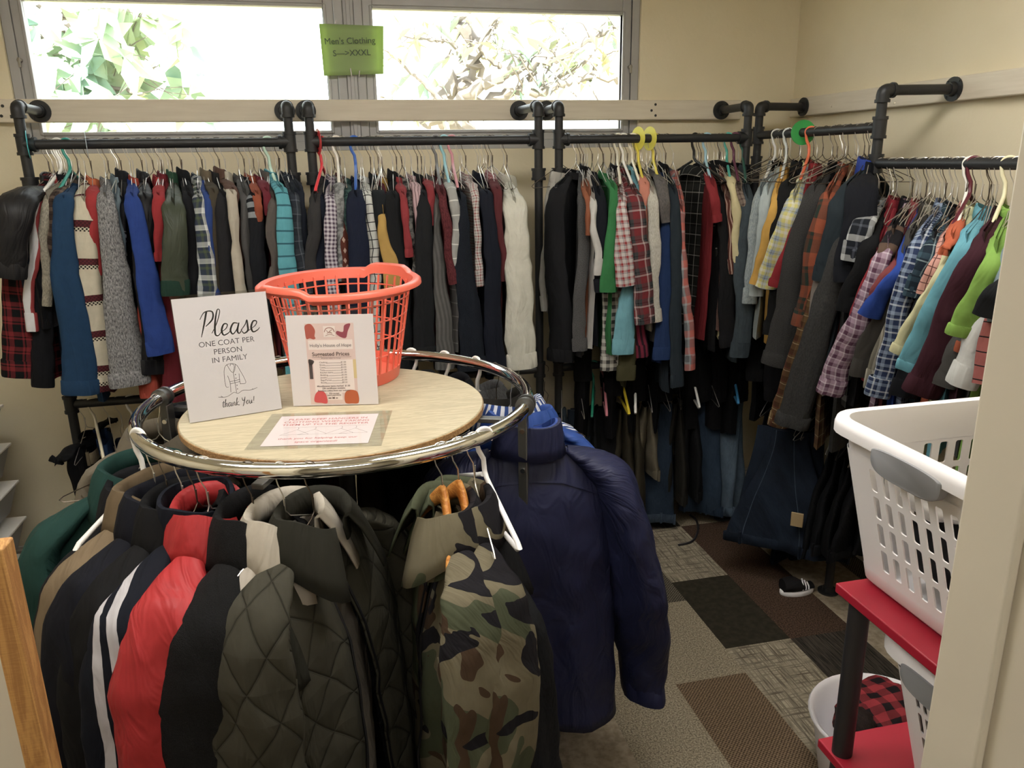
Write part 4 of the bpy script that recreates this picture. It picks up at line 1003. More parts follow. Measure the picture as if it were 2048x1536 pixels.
LEFT = [
 (100, 345, 22, 402, 14, 552, 84, 66, 9, 'jack', ('@', 'solid', '#29292c'), 'black shell jacket', 'black puffy shell jacket draped over the left post', {'hem': 655, 'puff': .15, 'thin': .5}),
 (108, 345, 36, 405, 42, 752, 50, 64, 1, 'shirt', ('plaid', .05, '#8f2029', [(0, .5, '#17181b'), (.2, .08, '#0f1512')]), 'red plaid flannel', 'red and black plaid flannel with snap cuff'),
 (118, 345, 57, 398, 53, 610, 24, 24, 2, 'sweater', ('solid', '#23334f'), 'navy sweater', 'narrow navy blue sweater'),
 (124, 345, 68, 412, 64, 660, 22, 20, 4, 'shirt', ('stripe', .05, '#d5d5d8', '#b23a3c', .28, 'u'), 'white striped jersey', 'white jersey with a red stripe', {'hang': ('white', '#e6e6e2')}),
 (132, 345, 84, 412, 86, 772, 30, 42, 2, 'jack', ('solid', '#1b1c22'), 'black long jacket', 'black jacket hanging lower than its neighbours', {'hem': 790}),
 (136, 345, 88, 398, 95, 610, 18, 18, 4, 'sweater', ('heather', '#8f8878', '#b9b09c'), 'oatmeal sweater', 'oatmeal knit sweater showing as a narrow strip'),
 (142, 345, 104, 388, 108, 560, 22, 22, 3, 'shirt', ('plaid', .04, '#4b3a33', [(0, .3, '#8a7463'), (.5, .1, '#1f1b1a')]), 'brown plaid shirt', 'brown plaid shirt mostly hidden', {'hang': ('teal', '#2f8f84')}),
 (146, 345, 124, 400, 160, 786, 36, 64, 8, 'sweat', ('solid', '#1d4870'), 'petrol blue sweatshirt', 'petrol blue sweatshirt with a wide long sleeve', {'tw': .2}),
 (172, 350, 166, 412, 204, 780, 50, 36, 5, 'sweater', ('fairisle', '#cfc6ac', '#2a2324', '#6d2630'), 'fair isle sweater', 'cream patterned sweater with dark red and black bands'),
 (184, 345, 184, 388, 193, 548, 24, 22, 4, 'polo', ('solid', '#b92a2f'), 'red polo', 'red polo shirt with an orange collar', {'col': ('solid', '#d96a32')}),
 (212, 350, 210, 400, 262, 768, 34, 72, 6, 'card', ('heather', '#56565a', '#a8a8a8'), 'heather grey cardigan', 'heather grey knit cardigan with a wide sleeve'),
 (234, 345, 230, 402, 255, 600, 16, 18, 3, 'shirt', ('solid', '#7d93a0'), 'pale slate shirt', 'pale slate blue shirt as a thin strip'),
 (244, 345, 244, 410, 252, 610, 14, 15, 2, 'jack', ('sleevebands', '#25262b', '#d2d2d2', .25, .34, .02), 'black banded jacket', 'thin black jacket edge with white marks'),
 (262, 345, 264, 395, 323, 706, 28, 50, 8, 'sweat', ('solid', '#2349a0'), 'royal blue sweatshirt', 'royal blue sweatshirt with ribbed cuff'),
 (268, 345, 282, 430, 300, 792, 28, 36, 2, 'shirt', ('solid', '#c2482f'), 'orange shirt', 'orange shirt whose cuff shows below the blue sweatshirt'),
 (286, 345, 290, 402, 306, 745, 42, 48, 4, 'jack', ('@', 'solid', '#222228'), 'black zip jacket', 'black zip jacket beside the blue sweatshirt'),
 (318, 345, 315, 388, 321, 520, 24, 22, 6, 'polo', ('solid', '#b3232c'), 'bright red polo', 'bright red polo shirt with folded collar'),
 (328, 345, 328, 430, 350, 800, 30, 40, 2, 'shirt', ('solid', '#7d1c2a'), 'crimson shirt', 'crimson shirt hanging low behind the olive jacket'),
 (346, 350, 346, 412, 352, 588, 44, 52, 9, 'jack', ('@', 'solid', '#4b5443'), 'olive jacket', 'olive green jacket with a dark green lined cuff', {'cuff': ('solid', '#24473a'), 'col': ('solid', '#2f5a43'), 'puff': .1, 'thin': .45}),
 (366, 345, 382, 402, 394, 745, 30, 40, 4, 'jack', ('solid', '#202127'), 'black soft jacket', 'black soft jacket right behind the olive jacket'),
 (395, 345, 397, 402, 428, 748, 24, 42, 6, 'shirt', ('plaid', .055, '#39455a', [(0, .32, '#c9cfce'), (.5, .16, '#5c6a48'), (.75, .06, '#dfe2e0')]), 'blue plaid flannel', 'blue, white and green plaid flannel shirt'),
 (406, 345, 415, 392, 440, 742, 16, 24, 5, 'sweater', ('solid', '#2b4c97'), 'cobalt sweater', 'cobalt blue sweater as a long strip'),
 (412, 342, 427, 385, 444, 722, 24, 26, 4, 'jack', ('solid', '#50483a'), 'brown olive jacket', 'brown olive jacket with a tan collar', {'col': ('solid', '#7a6c58')}),
 (430, 345, 447, 398, 472, 745, 34, 40, 5, 'jack', ('solid', '#2b2b2f'), 'charcoal jacket', 'charcoal jacket with rounded shoulder'),
 (440, 340, 466, 378, 480, 520, 22, 22, 3, 'jack', ('solid', '#6a4c41'), 'brown suede jacket', 'brown suede jacket top showing only at its shoulder'),
 (452, 345, 464, 390, 497, 745, 18, 24, 7, 'jack', ('solid', '#bdb4a2'), 'cream jacket', 'cream jacket showing a long pale sleeve edge'),
 (478, 345, 491, 392, 510, 640, 20, 28, 4, 'sweat', ('solid', '#5c5b5b'), 'mid grey sweatshirt', 'mid grey sweatshirt'),
 (490, 345, 509, 402, 526, 650, 28, 34, 6, 'sweat', ('sleevebands', '#1f2229', '#8d949a', .17, .27, .034), 'black banded sweatshirt', 'black sweatshirt with three grey sleeve bands'),
 (500, 340, 514, 385, 518, 440, 18, 16, 5, 'polo', ('solid', '#a8502f'), 'rust polo', 'rust orange polo shirt tucked behind the banded sleeve'),
 (518, 340, 533, 378, 538, 430, 18, 16, 4, 'tee', ('solid', '#7f2234'), 'wine red tee', 'wine red tee peeking out at the shoulder'),
 (532, 345, 546, 400, 550, 562, 24, 27, 7, 'jack', ('solid', '#645d59'), 'taupe jacket', 'taupe zip jacket with a plain sleeve'),
 (540, 335, 566, 388, 594, 748, 30, 44, 8, 'shirt', ('stripe', .042, '#4fb0c0', '#2b6f80', .14, 'h'), 'turquoise striped shirt', 'turquoise shirt with thin dark stripes', {'hang': ('pale green', '#b9d6c6')}),
 (572, 345, 588, 392, 612, 640, 22, 28, 5, 'shirt', ('plaid', .045, '#2c343f', [(0, .4, '#3d4650'), (.6, .08, '#6c7480')]), 'slate plaid shirt', 'dark slate plaid shirt'),
 (580, 345, 598, 385, 620, 720, 22, 26, 3, 'sweater', ('solid', '#232a38'), 'ink blue sweater', 'ink blue sweater against the double posts'),
]
MID = [
 (645, 345, 627, 402, 624, 570, 26, 28, 5, 'shirt', ('solid', '#3f3e40'), 'charcoal shirt', 'charcoal grey shirt against the double posts', {'hang': ('red', '#d8343c')}),
 (654, 345, 645, 402, 648, 735, 22, 32, 4, 'shirt', ('solid', '#20273a'), 'midnight blue shirt', 'midnight blue shirt with a soft collar'),
 (664, 345, 660, 398, 670, 705, 22, 28, 7, 'shirt', ('gingham', .014, '#5e4a63', '#cfc9d4'), 'purple gingham shirt', 'purple and white gingham shirt'),
 (676, 330, 678, 372, 682, 560, 22, 20, 5, 'shirt', ('mottle', '#6c6f70', '#a2a5a5', 40), 'grey paisley shirt', 'grey paisley shirt under a pale paper tag', {'hang': ('white', '#e2ded4')}),
 (682, 345, 690, 420, 693, 560, 18, 28, 5, 'shirt', ('dots', .022, '#6e3527', '#c9a898'), 'brown diamond shirt', 'brown shirt with pale diamond print'),
 (690, 345, 694, 385, 698, 470, 18, 16, 4, 'sshirt', ('mottle', '#20403f', '#4a706c', 60), 'dark teal print shirt', 'dark teal print shirt'),
 (712, 340, 711, 398, 720, 722, 36, 52, 8, 'sweat', ('solid', '#1e2740'), 'navy polo sweatshirt', 'navy long-sleeved polo with an upright collar', {'hang': ('blue', '#2f5fb5')}),
 (726, 345, 735, 392, 758, 722, 16, 32, 5, 'shirt', ('window', .03, '#cdd0cc', '#25282b', .1), 'windowpane shirt', 'white shirt with a black windowpane check'),
 (748, 340, 757, 388, 763, 600, 34, 28, 4, 'jack', ('solid', '#23282d'), 'blue black jacket', 'blue-black jacket with a high shoulder'),
 (758, 345, 766, 402, 768, 600, 12, 12, 4, 'shirt', ('solid', '#702332'), 'maroon shirt', 'thin maroon shirt edge'),
 (764, 345, 764, 425, 788, 578, 18, 36, 7, 'shirt', ('solid', '#c39a3c'), 'mustard shirt', 'mustard yellow shirt sleeve flaring at the cuff'),
 (786, 345, 788, 402, 803, 745, 38, 62, 6, 'jack', ('solid', '#1e2024'), 'wide black jacket', 'wide black jacket behind the orange basket'),
 (794, 345, 807, 388, 817, 512, 14, 17, 8, 'polo', ('solid', '#a8333c'), 'brick red polo', 'brick red polo shirt with a narrow sleeve'),
 (810, 345, 822, 396, 830, 570, 16, 18, 5, 'shirt', ('mottle', '#3e4143', '#94928e', 50), 'grey floral shirt', 'grey floral print shirt'),
 (823, 345, 834, 378, 838, 490, 18, 15, 6, 'sshirt', ('stripe', .012, '#c9a5ab', '#8d6f75', .3, 'u'), 'pink striped shirt', 'dusty pink striped shirt'),
 (836, 345, 847, 392, 848, 718, 30, 46, 8, 'jack', ('solid', '#24262a'), 'black pleated jacket', 'black jacket with deep folds right of the basket'),
 (850, 345, 860, 368, 863, 450, 14, 13, 5, 'tee', ('solid', '#9c2f38'), 'red tee', 'small red tee collar'),
 (862, 345, 874, 402, 890, 736, 14, 40, 7, 'shirt', ('stripe', .016, '#6d6c6a', '#5b5a59', .5, 'u'), 'taupe corduroy shirt', 'taupe grey corduroy shirt widening downward'),
 (874, 345, 885, 388, 906, 566, 20, 17, 9, 'sweater', ('heather', '#571f27', '#7d353c'), 'wine heather sweater', 'wine red heathered sweater', {'hang': ('grey', '#6f6f70')}),
 (890, 340, 904, 374, 914, 562, 19, 19, 8, 'sweater', ('stripe', .05, '#a9aaa7', '#dadad6', .08, 'h'), 'pale grey lined sweater', 'pale grey sweater with fine white lines', {'hang': ('pale blue', '#8fc3cf')}),
 (906, 345, 920, 402, 944, 738, 32, 54, 8, 'sweater', ('fleece', '#151b27', '#2d3543'), 'navy tweed sweater', 'navy tweed sweater with a rough wide sleeve', {'hang': ('pink', '#c98c96')}),
 (932, 345, 950, 378, 960, 570, 16, 15, 5, 'shirt', ('plaid', .02, '#c9c2bd', [(0, .2, '#a3333c'), (.5, .12, '#5f6266')]), 'red white plaid shirt', 'thin red and white plaid shirt'),
 (956, 345, 974, 392, 994, 742, 26, 42, 7, 'jack', ('solid', '#1c2130'), 'blue navy jacket', 'dark navy jacket with a long straight sleeve'),
 (982, 335, 994, 378, 1006, 560, 18, 17, 5, 'shirt', ('solid', '#6b2c33'), 'burgundy shirt', 'burgundy shirt with a pink checked collar', {'col': ('gingham', .012, '#b65560', '#d9a6ab')}),
 (1014, 345, 1030, 410, 1044, 735, 48, 60, 6, 'shirt', ('@', 'solid', '#cfcdbd'), 'white dress shirt', 'crisp white dress shirt by itself near the post', {'amp': .010, 'pk': 1.6, 'tw': .1}),
]
RIGHT = [
 (1122, 350, 1092, 420, 1091, 620, 14, 16, -4, 'shirt', ('solid', '#b9b6ae'), 'off white shirt', 'off-white shirt edge left of the black pullover', {'Y': 2.96}),
 (1152, 345, 1110, 388, 1122, 720, 42, 54, 0, 'sweat', ('solid', '#242529'), 'black quarter zip pullover', 'black quarter-zip pullover turned towards the doorway', {'Y': 2.93, 'pk': 1.7, 'hem': 728, 'name': ('pullover', 'sweater'), 'tw': .1}),
 (1164, 345, 1166, 400, 1160, 700, 22, 28, 1, 'sweater', ('fleece', '#3a3a3c', '#7d7d7e'), 'grey wool sweater', 'grey flecked wool sweater behind the black pullover'),
 (1166, 345, 1176, 388, 1178, 470, 13, 13, 4, 'tee', ('solid', '#a9603c'), 'copper tee', 'copper orange tee edge'),
 (1170, 350, 1168, 420, 1166, 760, 30, 36, -15, 'jack', ('solid', '#131316'), 'long black filler coat', 'long black filler coat hanging far below its neighbours', {'hem': 900, 'name': ('filler_coat', 'coat')}),  # long dark rows here are fillers, added to darken the wall below
 (1174, 345, 1188, 402, 1194, 548, 13, 16, 7, 'shirt', ('solid', '#c9c7c2'), 'white cotton shirt', 'white cotton shirt as a short pale strip'),
 (1184, 345, 1198, 392, 1208, 580, 28, 34, 5, 'sweat', ('solid', '#1d212b'), 'navy black sweatshirt', 'navy-black sweatshirt left of the green one'),
 (1208, 342, 1228, 378, 1216, 582, 18, 34, 7, 'sweat', ('solid', '#2e8a4a'), 'green sweatshirt', 'bright green sweatshirt', {'hem': 705}),
 (1226, 350, 1224, 430, 1222, 738, 30, 42, 0, 'shirt', ('gingham', .03, '#4a4a48', '#c2bfb4'), 'grey gingham shirt', 'grey and white gingham shirt hem below the green sweatshirt'),
 (1230, 350, 1230, 420, 1228, 790, 30, 36, -15, 'jack', ('solid', '#17161a'), 'soot black filler coat', 'soot black filler coat reaching below the low rod', {'hem': 900, 'name': ('filler_coat', 'coat')}),
 (1234, 350, 1244, 402, 1250, 572, 22, 44, 9, 'sshirt', ('plaid', .026, '#cdc6c4', [(0, .34, '#b23a3d'), (.6, .1, '#5a5f70')]), 'red white check shirt', 'red and white checked short-sleeved shirt', {'hang': ('ivory', '#d8d3c2')}),
 (1246, 312, 1272, 398, 1290, 645, 38, 42, 8, 'shirt', ('plaid', .06, '#8f2b33', [(0, .42, '#4b4f52'), (.55, .1, '#c9b7b4'), (.78, .07, '#1f2226')]), 'red tartan flannel', 'red and grey tartan flannel shirt at the front', {'hang': ('white', '#e4e2dc')}),
 (1254, 345, 1258, 430, 1252, 758, 26, 36, 2, 'shirt', ('solid', '#4f4c2e'), 'olive shirt', 'olive green shirt hem under the turquoise shirt'),
 (1264, 345, 1284, 392, 1246, 706, 18, 46, 5, 'shirt', ('solid', '#6cb3c3'), 'sky blue shirt', 'sky blue shirt with a wide buttoned cuff', {'hang': ('cream', '#e6dfc9')}),
 (1270, 345, 1280, 430, 1285, 712, 20, 25, 3, 'sweater', ('stripe', .022, '#8d2140', '#3a1c2b', .45, 'u'), 'raspberry striped sweater', 'raspberry and black striped sweater showing low down'),
 (1274, 350, 1276, 420, 1274, 800, 30, 36, -15, 'jack', ('solid', '#151518'), 'coal black filler coat', 'coal black filler coat behind the salmon tee', {'hem': 890, 'name': ('filler_coat', 'coat')}),
 (1276, 340, 1290, 368, 1290, 602, 20, 26, 4, 'tee', ('solid', '#d9846b'), 'salmon tee', 'salmon pink tee under the tartan shirt', {'hang': ('yellow', '#d8c64a')}),
 (1292, 345, 1306, 388, 1310, 642, 23, 27, 7, 'sweat', ('heather', '#b6b2a4', '#cfcbbe'), 'cream sweatshirt', 'cream heather sweatshirt'),
 (1306, 338, 1324, 362, 1332, 445, 26, 21, 6, 'tee', ('heather', '#5e5c5c', '#77716f'), 'stone grey tee', 'stone grey tee with a pointed sleeve', {'hang': ('lemon', '#e0cf57')}),
 (1320, 345, 1336, 410, 1326, 716, 22, 42, 5, 'sweat', ('solid', '#203d70'), 'deep blue sweatshirt', 'deep blue sweatshirt left of the slate sweater'),
 (1326, 350, 1326, 420, 1326, 800, 30, 36, -15, 'jack', ('solid', '#14161c'), 'midnight overcoat', 'midnight blue-black filler coat hanging low', {'hem': 890, 'name': ('filler_coat', 'coat')}),
 (1330, 345, 1349, 392, 1354, 772, 21, 27, 7, 'sweater', ('solid', '#2e3a44'), 'dark slate sweater', 'dark slate sweater with a long thin sleeve'),
 (1345, 345, 1364, 430, 1379, 738, 13, 23, 7, 'shirt', ('plaid', .07, '#6f7378', [(0, .4, '#d66a5c'), (.6, .12, '#a9b0b5')]), 'coral plaid shirt', 'coral and grey plaid shirt edge'),
 (1388, 318, 1440, 380, 1452, 622, 42, 52, 0, 'shirt', ('plaid', .085, '#242523', [(0, .3, '#383936'), (.12, .05, '#b9b8ae'), (.6, .035, '#8f8e86')]), 'black plaid flannel', 'black and white plaid flannel turned towards the doorway', {'Y': 2.90, 'pk': 1.7, 'hem': 662, 'hang': ('black', '#232323'), 'tw': .1}),
 (1400, 350, 1408, 420, 1408, 800, 30, 36, -15, 'jack', ('solid', '#131416'), 'jet black filler coat', 'jet black filler coat below the plaid flannel', {'hem': 880, 'name': ('filler_coat', 'coat')}),
 (1410, 342, 1427, 372, 1434, 442, 19, 21, 6, 'polo', ('solid', '#a3242f'), 'cherry polo', 'cherry red polo right of the plaid flannel', {'hang': ('light blue', '#9fc4d4')}),
 (1426, 345, 1447, 402, 1460, 690, 30, 40, 4, 'jack', ('solid', '#202023'), 'black dress jacket', 'black jacket right behind the plaid flannel'),
 (1436, 350, 1450, 420, 1446, 800, 30, 36, -15, 'jack', ('solid', '#161518'), 'brown black filler coat', 'brown-black filler coat near the corner', {'hem': 880, 'name': ('filler_coat', 'coat')}),
 (1440, 345, 1458, 400, 1466, 545, 13, 15, 6, 'shirt', ('stripe', .014, '#6e3a2f', '#c9a794', .3, 'u'), 'rust striped shirt', 'rust brown striped shirt'),
 (1452, 340, 1466, 366, 1476, 540, 15, 17, 7, 'shirt', ('solid', '#d9cc97'), 'pale yellow shirt', 'pale yellow shirt strip', {'hang': ('aqua', '#4ba79c')}),
 (1466, 340, 1480, 380, 1485, 470, 15, 15, 5, 'shirt', ('plaid', .02, '#a08d7e', [(0, .3, '#5f4a44')]), 'beige check shirt', 'small beige checked shirt', {'hang': ('plum', '#5c2a45')}),
 (1474, 350, 1490, 420, 1486, 800, 30, 36, -15, 'jack', ('solid', '#131317'), 'dark charcoal filler coat', 'dark charcoal filler coat at the corner post', {'hem': 890, 'name': ('filler_coat', 'coat')}),
 (1484, 345, 1494, 402, 1478, 712, 30, 38, 8, 'shirt', ('denim', '#3a4750', '#56646c'), 'slate chambray shirt', 'slate blue chambray shirt at the corner post', {'hang': ('dark green', '#2f5a50')}),
]
rack_row(LEFT, place_back, 'left'); rack_row(MID, place_back, 'middle'); rack_row(RIGHT, place_back, 'right')
def place_right(xn, yn, xs, ys, xe, ye, fwd, o):
    z = o.get('z', HZ); Xn = o.get('X', 1.61) - fwd*.01; Sh = at_x(xs, ys, Xn); E = at_x(xe, ye, Xn - .02)
    y = at_x(xn, yn, ROD_X).y if xn else Sh.y + .10
    y = min(max(y, YB + .03 if z == HZ else YC + .03), YA - .03 if z == HZ else YB - .03)
    return V((ROD_X, y, z)), Sh, E
B = {'z': LZ}
def b(**k): return dict(B, **k)
UPPER = [
 (1548, 338, 1517, 392, 1498, 605, 24, 26, 2, 'shirt', ('heather', '#8fa0a6', '#b4c0c2'), 'pale chambray shirt', 'pale grey-blue chambray shirt in the corner', {'hang': ('white', '#e0e0dc')}),
 (1556, 338, 1530, 392, 1508, 760, 26, 32, -8, 'jack', ('solid', '#131417'), 'black corner filler coat', 'long black filler coat darkening the corner', {'hem': 880, 'name': ('filler_coat', 'coat')}),  # added filler, like the other long coats here, to darken the corner
 (1560, 335, 1532, 385, 1512, 590, 22, 24, 3, 'shirt', ('solid', '#b5c4c6'), 'ice blue shirt', 'ice blue shirt beside the yellow one'),
 (1570, 350, 1552, 395, 1513, 568, 20, 26, 5, 'tee', ('solid', '#e0a92a'), 'golden yellow tee', 'golden yellow tee', {'hang': ('clear white', '#dfe4e4')}),
 (1598, 338, 1572, 375, 1548, 668, 34, 44, 2, 'hood', ('solid', '#1f2022'), 'black hoodie', 'black hoodie behind the yellow plaid shirt'),
 (1614, 350, 1584, 405, 1532, 575, 32, 44, 6, 'sshirt', ('plaid', .05, '#d8cf6a', [(0, .34, '#9fb0c2'), (.45, .2, '#e2e0d0'), (.8, .04, '#4a5030')]), 'yellow plaid shirt', 'yellow, blue and white plaid shirt', {'hang': ('coral', '#e0704f')}),
 (1612, 345, 1580, 420, 1545, 800, 30, 36, -8, 'jack', ('solid', '#15151a'), 'black raincoat', 'long black filler coat below the yellow plaid shirt', {'hem': 900, 'name': ('filler_coat', 'coat')}),
 (1628, 372, 1602, 432, 1560, 572, 24, 42, 5, 'polo', ('solid', '#a31b29'), 'deep red polo', 'deep red polo with a ribbed sleeve'),
 (1662, 330, 1624, 388, 1552, 728, 40, 58, 4, 'card', ('fleece', '#2d2d2e', '#5a5958'), 'charcoal fleece', 'charcoal fleece cardigan with a flared cuff'),
 (1670, 345, 1640, 420, 1590, 850, 34, 40, -8, 'jack', ('solid', '#141416'), 'deep black filler coat', 'long black filler coat beside the charcoal fleece', {'hem': 930, 'name': ('filler_coat', 'coat')}),
 (1688, 340, 1652, 400, 1602, 650, 34, 38, 4, 'shirt', ('plaid', .11, '#2d3d36', [(0, .4, '#b0532c'), (.5, .1, '#6c3a26')]), 'orange plaid flannel', 'orange and dark green plaid flannel'),
 (1712, 345, 1668, 470, 1556, 850, 30, 40, 3, 'shirt', ('plaid', .055, '#7d5f35', [(0, .3, '#57351f'), (.45, .06, '#c9b48a'), (.7, .1, '#6c2f2a')]), 'golden brown plaid shirt', 'golden brown plaid shirt hanging lowest'),
 (1735, 325, 1688, 388, 1650, 560, 48, 46, 4, 'jack', ('solid', '#2c3840'), 'blue collared jacket', 'dark slate jacket with a bright blue collar', {'col': ('solid', '#2b4bb0'), 'pk': 1.5}),
 (1752, 330, 1725, 370, 1700, 560, 60, 60, 1, 'jack', ('solid', '#1c1f28'), 'ink black jacket', 'ink black jacket against the tall post'),
]
LOWER = [
 (1712, 402, 1668, 442, 1634, 645, 32, 32, 4, 'card', ('solid', '#8a8078'), 'taupe cardigan', 'taupe cardigan nearest the tall post', b()),
 (1722, 405, 1684, 460, 1618, 655, 16, 18, 2, 'sweater', ('solid', '#96222f'), 'ruby sweater', 'ruby red sweater edge between two greys', b()),
 (1732, 400, 1694, 462, 1582, 850, 40, 64, 4, 'sweat', ('heather', '#3c3c3d', '#4d4d4c'), 'dark grey sweatshirt', 'dark grey sweatshirt with a very long sleeve', b(pk=1.4)),
 (1768, 388, 1728, 432, 1708, 520, 46, 44, 3, 'shirt', ('plaid', .07, '#20242d', [(0, .28, '#b9bcbc'), (.45, .1, '#5b6270')]), 'navy buffalo shirt', 'navy and white buffalo plaid shirt', b(pk=1.4)),
 (1776, 410, 1740, 470, 1690, 620, 32, 34, 3, 'sweat', ('solid', '#1d1e21'), 'black crew sweatshirt', 'black crew sweatshirt', b()),
 (1788, 425, 1748, 515, 1675, 740, 16, 18, 3, 'shirt', ('solid', '#a01f30'), 'scarlet shirt', 'scarlet shirt seen as a long strip', b()),
 (1818, 430, 1770, 495, 1658, 785, 30, 52, 6, 'shirt', ('plaid', .03, '#b99aae', [(0, .4, '#6f4460'), (.55, .1, '#e0d2da')]), 'pink plaid shirt', 'pink and plum plaid shirt with a rolled cuff', b()),
 (1814, 425, 1782, 468, 1766, 530, 34, 30, 3, 'polo', ('stripe', .09, '#232126', '#6f5646', .3, 'h'), 'black brown polo', 'black polo with a brown chest band', b()),
 (1832, 450, 1786, 520, 1738, 620, 24, 30, 4, 'polo', ('solid', '#9a4547'), 'dusty red polo', 'dusty red polo shirt', b()),
 (1842, 460, 1804, 518, 1740, 632, 24, 46, 7, 'tee', ('solid', '#2351b8'), 'royal blue tee', 'royal blue tee with an open sleeve', b()),
 (1852, 432, 1816, 490, 1722, 750, 22, 42, 4, 'shirt', ('solid', '#4c4945'), 'dark taupe shirt', 'dark taupe shirt with a grey green cuff', b()),
 (1862, 440, 1806, 560, 1748, 775, 20, 40, 4, 'shirt', ('stripe', .022, '#7a7566', '#a39d8b', .3, 'u'), 'khaki striped shirt', 'khaki diagonal striped shirt', b()),
 (1886, 418, 1838, 482, 1754, 790, 38, 42, 5, 'shirt', ('plaid', .04, '#2f4068', [(0, .35, '#8fa3bf'), (.5, .12, '#cfd6de'), (.75, .1, '#1d2740')]), 'blue check shirt', 'blue and white checked shirt', b()),
 (1900, 420, 1862, 482, 1824, 590, 30, 30, 4, 'shirt', ('plaid', .045, '#22303f', [(0, .3, '#3f5f70'), (.6, .08, '#a8c0c4')]), 'teal navy check shirt', 'teal and navy checked shirt', b()),
 (1908, 432, 1858, 540, 1806, 790, 22, 48, 3, 'sweat', ('solid', '#1a1c22'), 'black long sweatshirt', 'black sweatshirt hanging below the yellow tee', b()),
 (1934, 428, 1880, 498, 1846, 588, 24, 26, 5, 'sshirt', ('window', .022, '#d99a8a', '#7a4a44', .12), 'peach check shirt', 'peach shirt with a dark windowpane check', b(hang=('maroon', '#5a1c2c'))),
 (1926, 435, 1902, 470, 1886, 510, 26, 26, 5, 'tee', ('solid', '#d9622f'), 'tangerine tee', 'tangerine orange tee', b(hang=('big white', '#ece9e0'))),
 (1942, 440, 1890, 518, 1800, 704, 20, 38, 6, 'polo', ('solid', '#d9d5a0'), 'pale lemon polo', 'pale lemon polo shirt', b()),
 (1972, 425, 1928, 478, 1820, 738, 34, 56, 7, 'polo', ('solid', '#5fb0c4'), 'turquoise polo', 'turquoise polo with a long drooping sleeve', b(pk=1.3)),
 (2002, 432, 1962, 485, 1842, 785, 42, 72, 6, 'sweat', ('solid', '#4c2230'), 'maroon sweatshirt', 'maroon sweatshirt right of the turquoise polo', b(hang=('ivory white', '#e2dcb9'))),
 (None, 0, 1955, 590, 1884, 770, 26, 58, 4, 'tee', ('solid', '#5b5a58'), 'ash grey tee', 'ash grey tee hem under the maroon one', b()),
 (None, 0, 1970, 560, 1918, 700, 20, 24, 4, 'polo', ('solid', '#b4562c'), 'pumpkin polo', 'pumpkin orange polo edge below the lime sleeve', b()),
 (2014, 462, 1988, 502, 1922, 668, 32, 58, 8, 'polo', ('solid', '#86b83a'), 'lime polo', 'lime green polo shirt', b(pk=1.3)),
 (None, 0, 1992, 580, 1922, 768, 24, 60, 6, 'shirt', ('solid', '#d2d4d0'), 'bright white shirt', 'bright white shirt with a broad cuff', b()),
 (None, 0, 2000, 600, 1968, 768, 40, 46, 6, 'tee', ('stripe', .035, '#b4605a', '#2f2628', .09, 'h'), 'coral striped tee', 'coral tee with black and white stripes', b()),
 (None, 0, 2010, 545, 1966, 632, 28, 50, 9, 'tee', ('solid', '#1f2124'), 'black small tee', 'small black tee at the door frame', b()),
 (None, 0, 2020, 480, 1995, 640, 24, 30, 5, 'shirt', ('solid', '#8499a3'), 'grey blue shirt', 'grey-blue shirt almost hidden by the door frame', b()),
]
rack_row(UPPER, place_right, 'corner'); rack_row(LOWER, place_right, 'near')
rx = lambda a, b_: (lambda t: V((lerp(a, b_, t), ROD_Y, ROD_Z)))
ry = lambda a, b_, z: (lambda t: V((ROD_X, lerp(a, b_, t), z)))
extra_hooks(14, rx(-.93, -.50), V((0, -1, 0)), 'thin wire hanger crowded on the left half of the left rod', 'wire hangers on the left half of the left rod', 1)
extra_hooks(6, rx(-.26, -.16), V((0, -1, 0)), 'thin wire hanger crowded at the right end of the left rod', 'wire hangers at the right end of the left rod', 2)
extra_hooks(26, rx(-.01, .70), V((0, -1, 0)), 'thin wire hanger crowded on the middle rod', 'wire hangers on the middle rod', 3)
extra_hooks(24, rx(.95, 1.66), V((0, -1, 0)), 'thin wire hanger crowded on the rod next to the corner', 'wire hangers on the rod next to the corner', 4)
extra_hooks(22, ry(2.42, 3.06, HZ), V((-1, 0, 0)), 'thin wire hanger crowded on the high rod of the right wall', 'wire hangers on the high rod of the right wall', 5, .6)
extra_hooks(26, ry(1.62, 2.28, LZ), V((-.85, -.5, 0)), 'thin wire hanger crowded on the lower rod of the right wall', 'wire hangers on the lower rod of the right wall', 6, .3)
# size rings on the rods
def size_ring(px, py, c, label, rod='b'):
    P = V((at_y(px, py, ROD_Y).x, ROD_Y, ROD_Z)) if rod == 'b' else V((ROD_X, at_x(px, py, ROD_X).y, HZ))
    ax = 'x' if rod == 'b' else 'y'; m = MB()
    m.lathe([(.0172, -.001), (.046, -.001), (.0465, 0), (.046, .001), (.0172, .001), (.0172, -.001)], P, 36, ax)
    o = m.build('size_ring', plain('ring_plastic', c, .35), at=P)
    o.rotation_euler = (0, 0, .25 if rod == 'b' else -.3); tag(o, label, 'size ring')
size_ring(56, 288, '#5cc3cf', 'turquoise size ring at the left end of the left rod'); size_ring(172, 284, '#b9c9d4', 'pale translucent size ring on the left rod')
size_ring(636, 282, '#d84a4f', 'red size ring at the left end of the middle rod'); size_ring(1276, 279, '#e3dc5e', 'left yellow size ring beside the window corner')
size_ring(1299, 279, '#e6df6a', 'right one of two yellow size rings, nearer the corner'); size_ring(1606, 270, '#2f9a4c', 'green size ring on the high rod of the right wall', 'r')
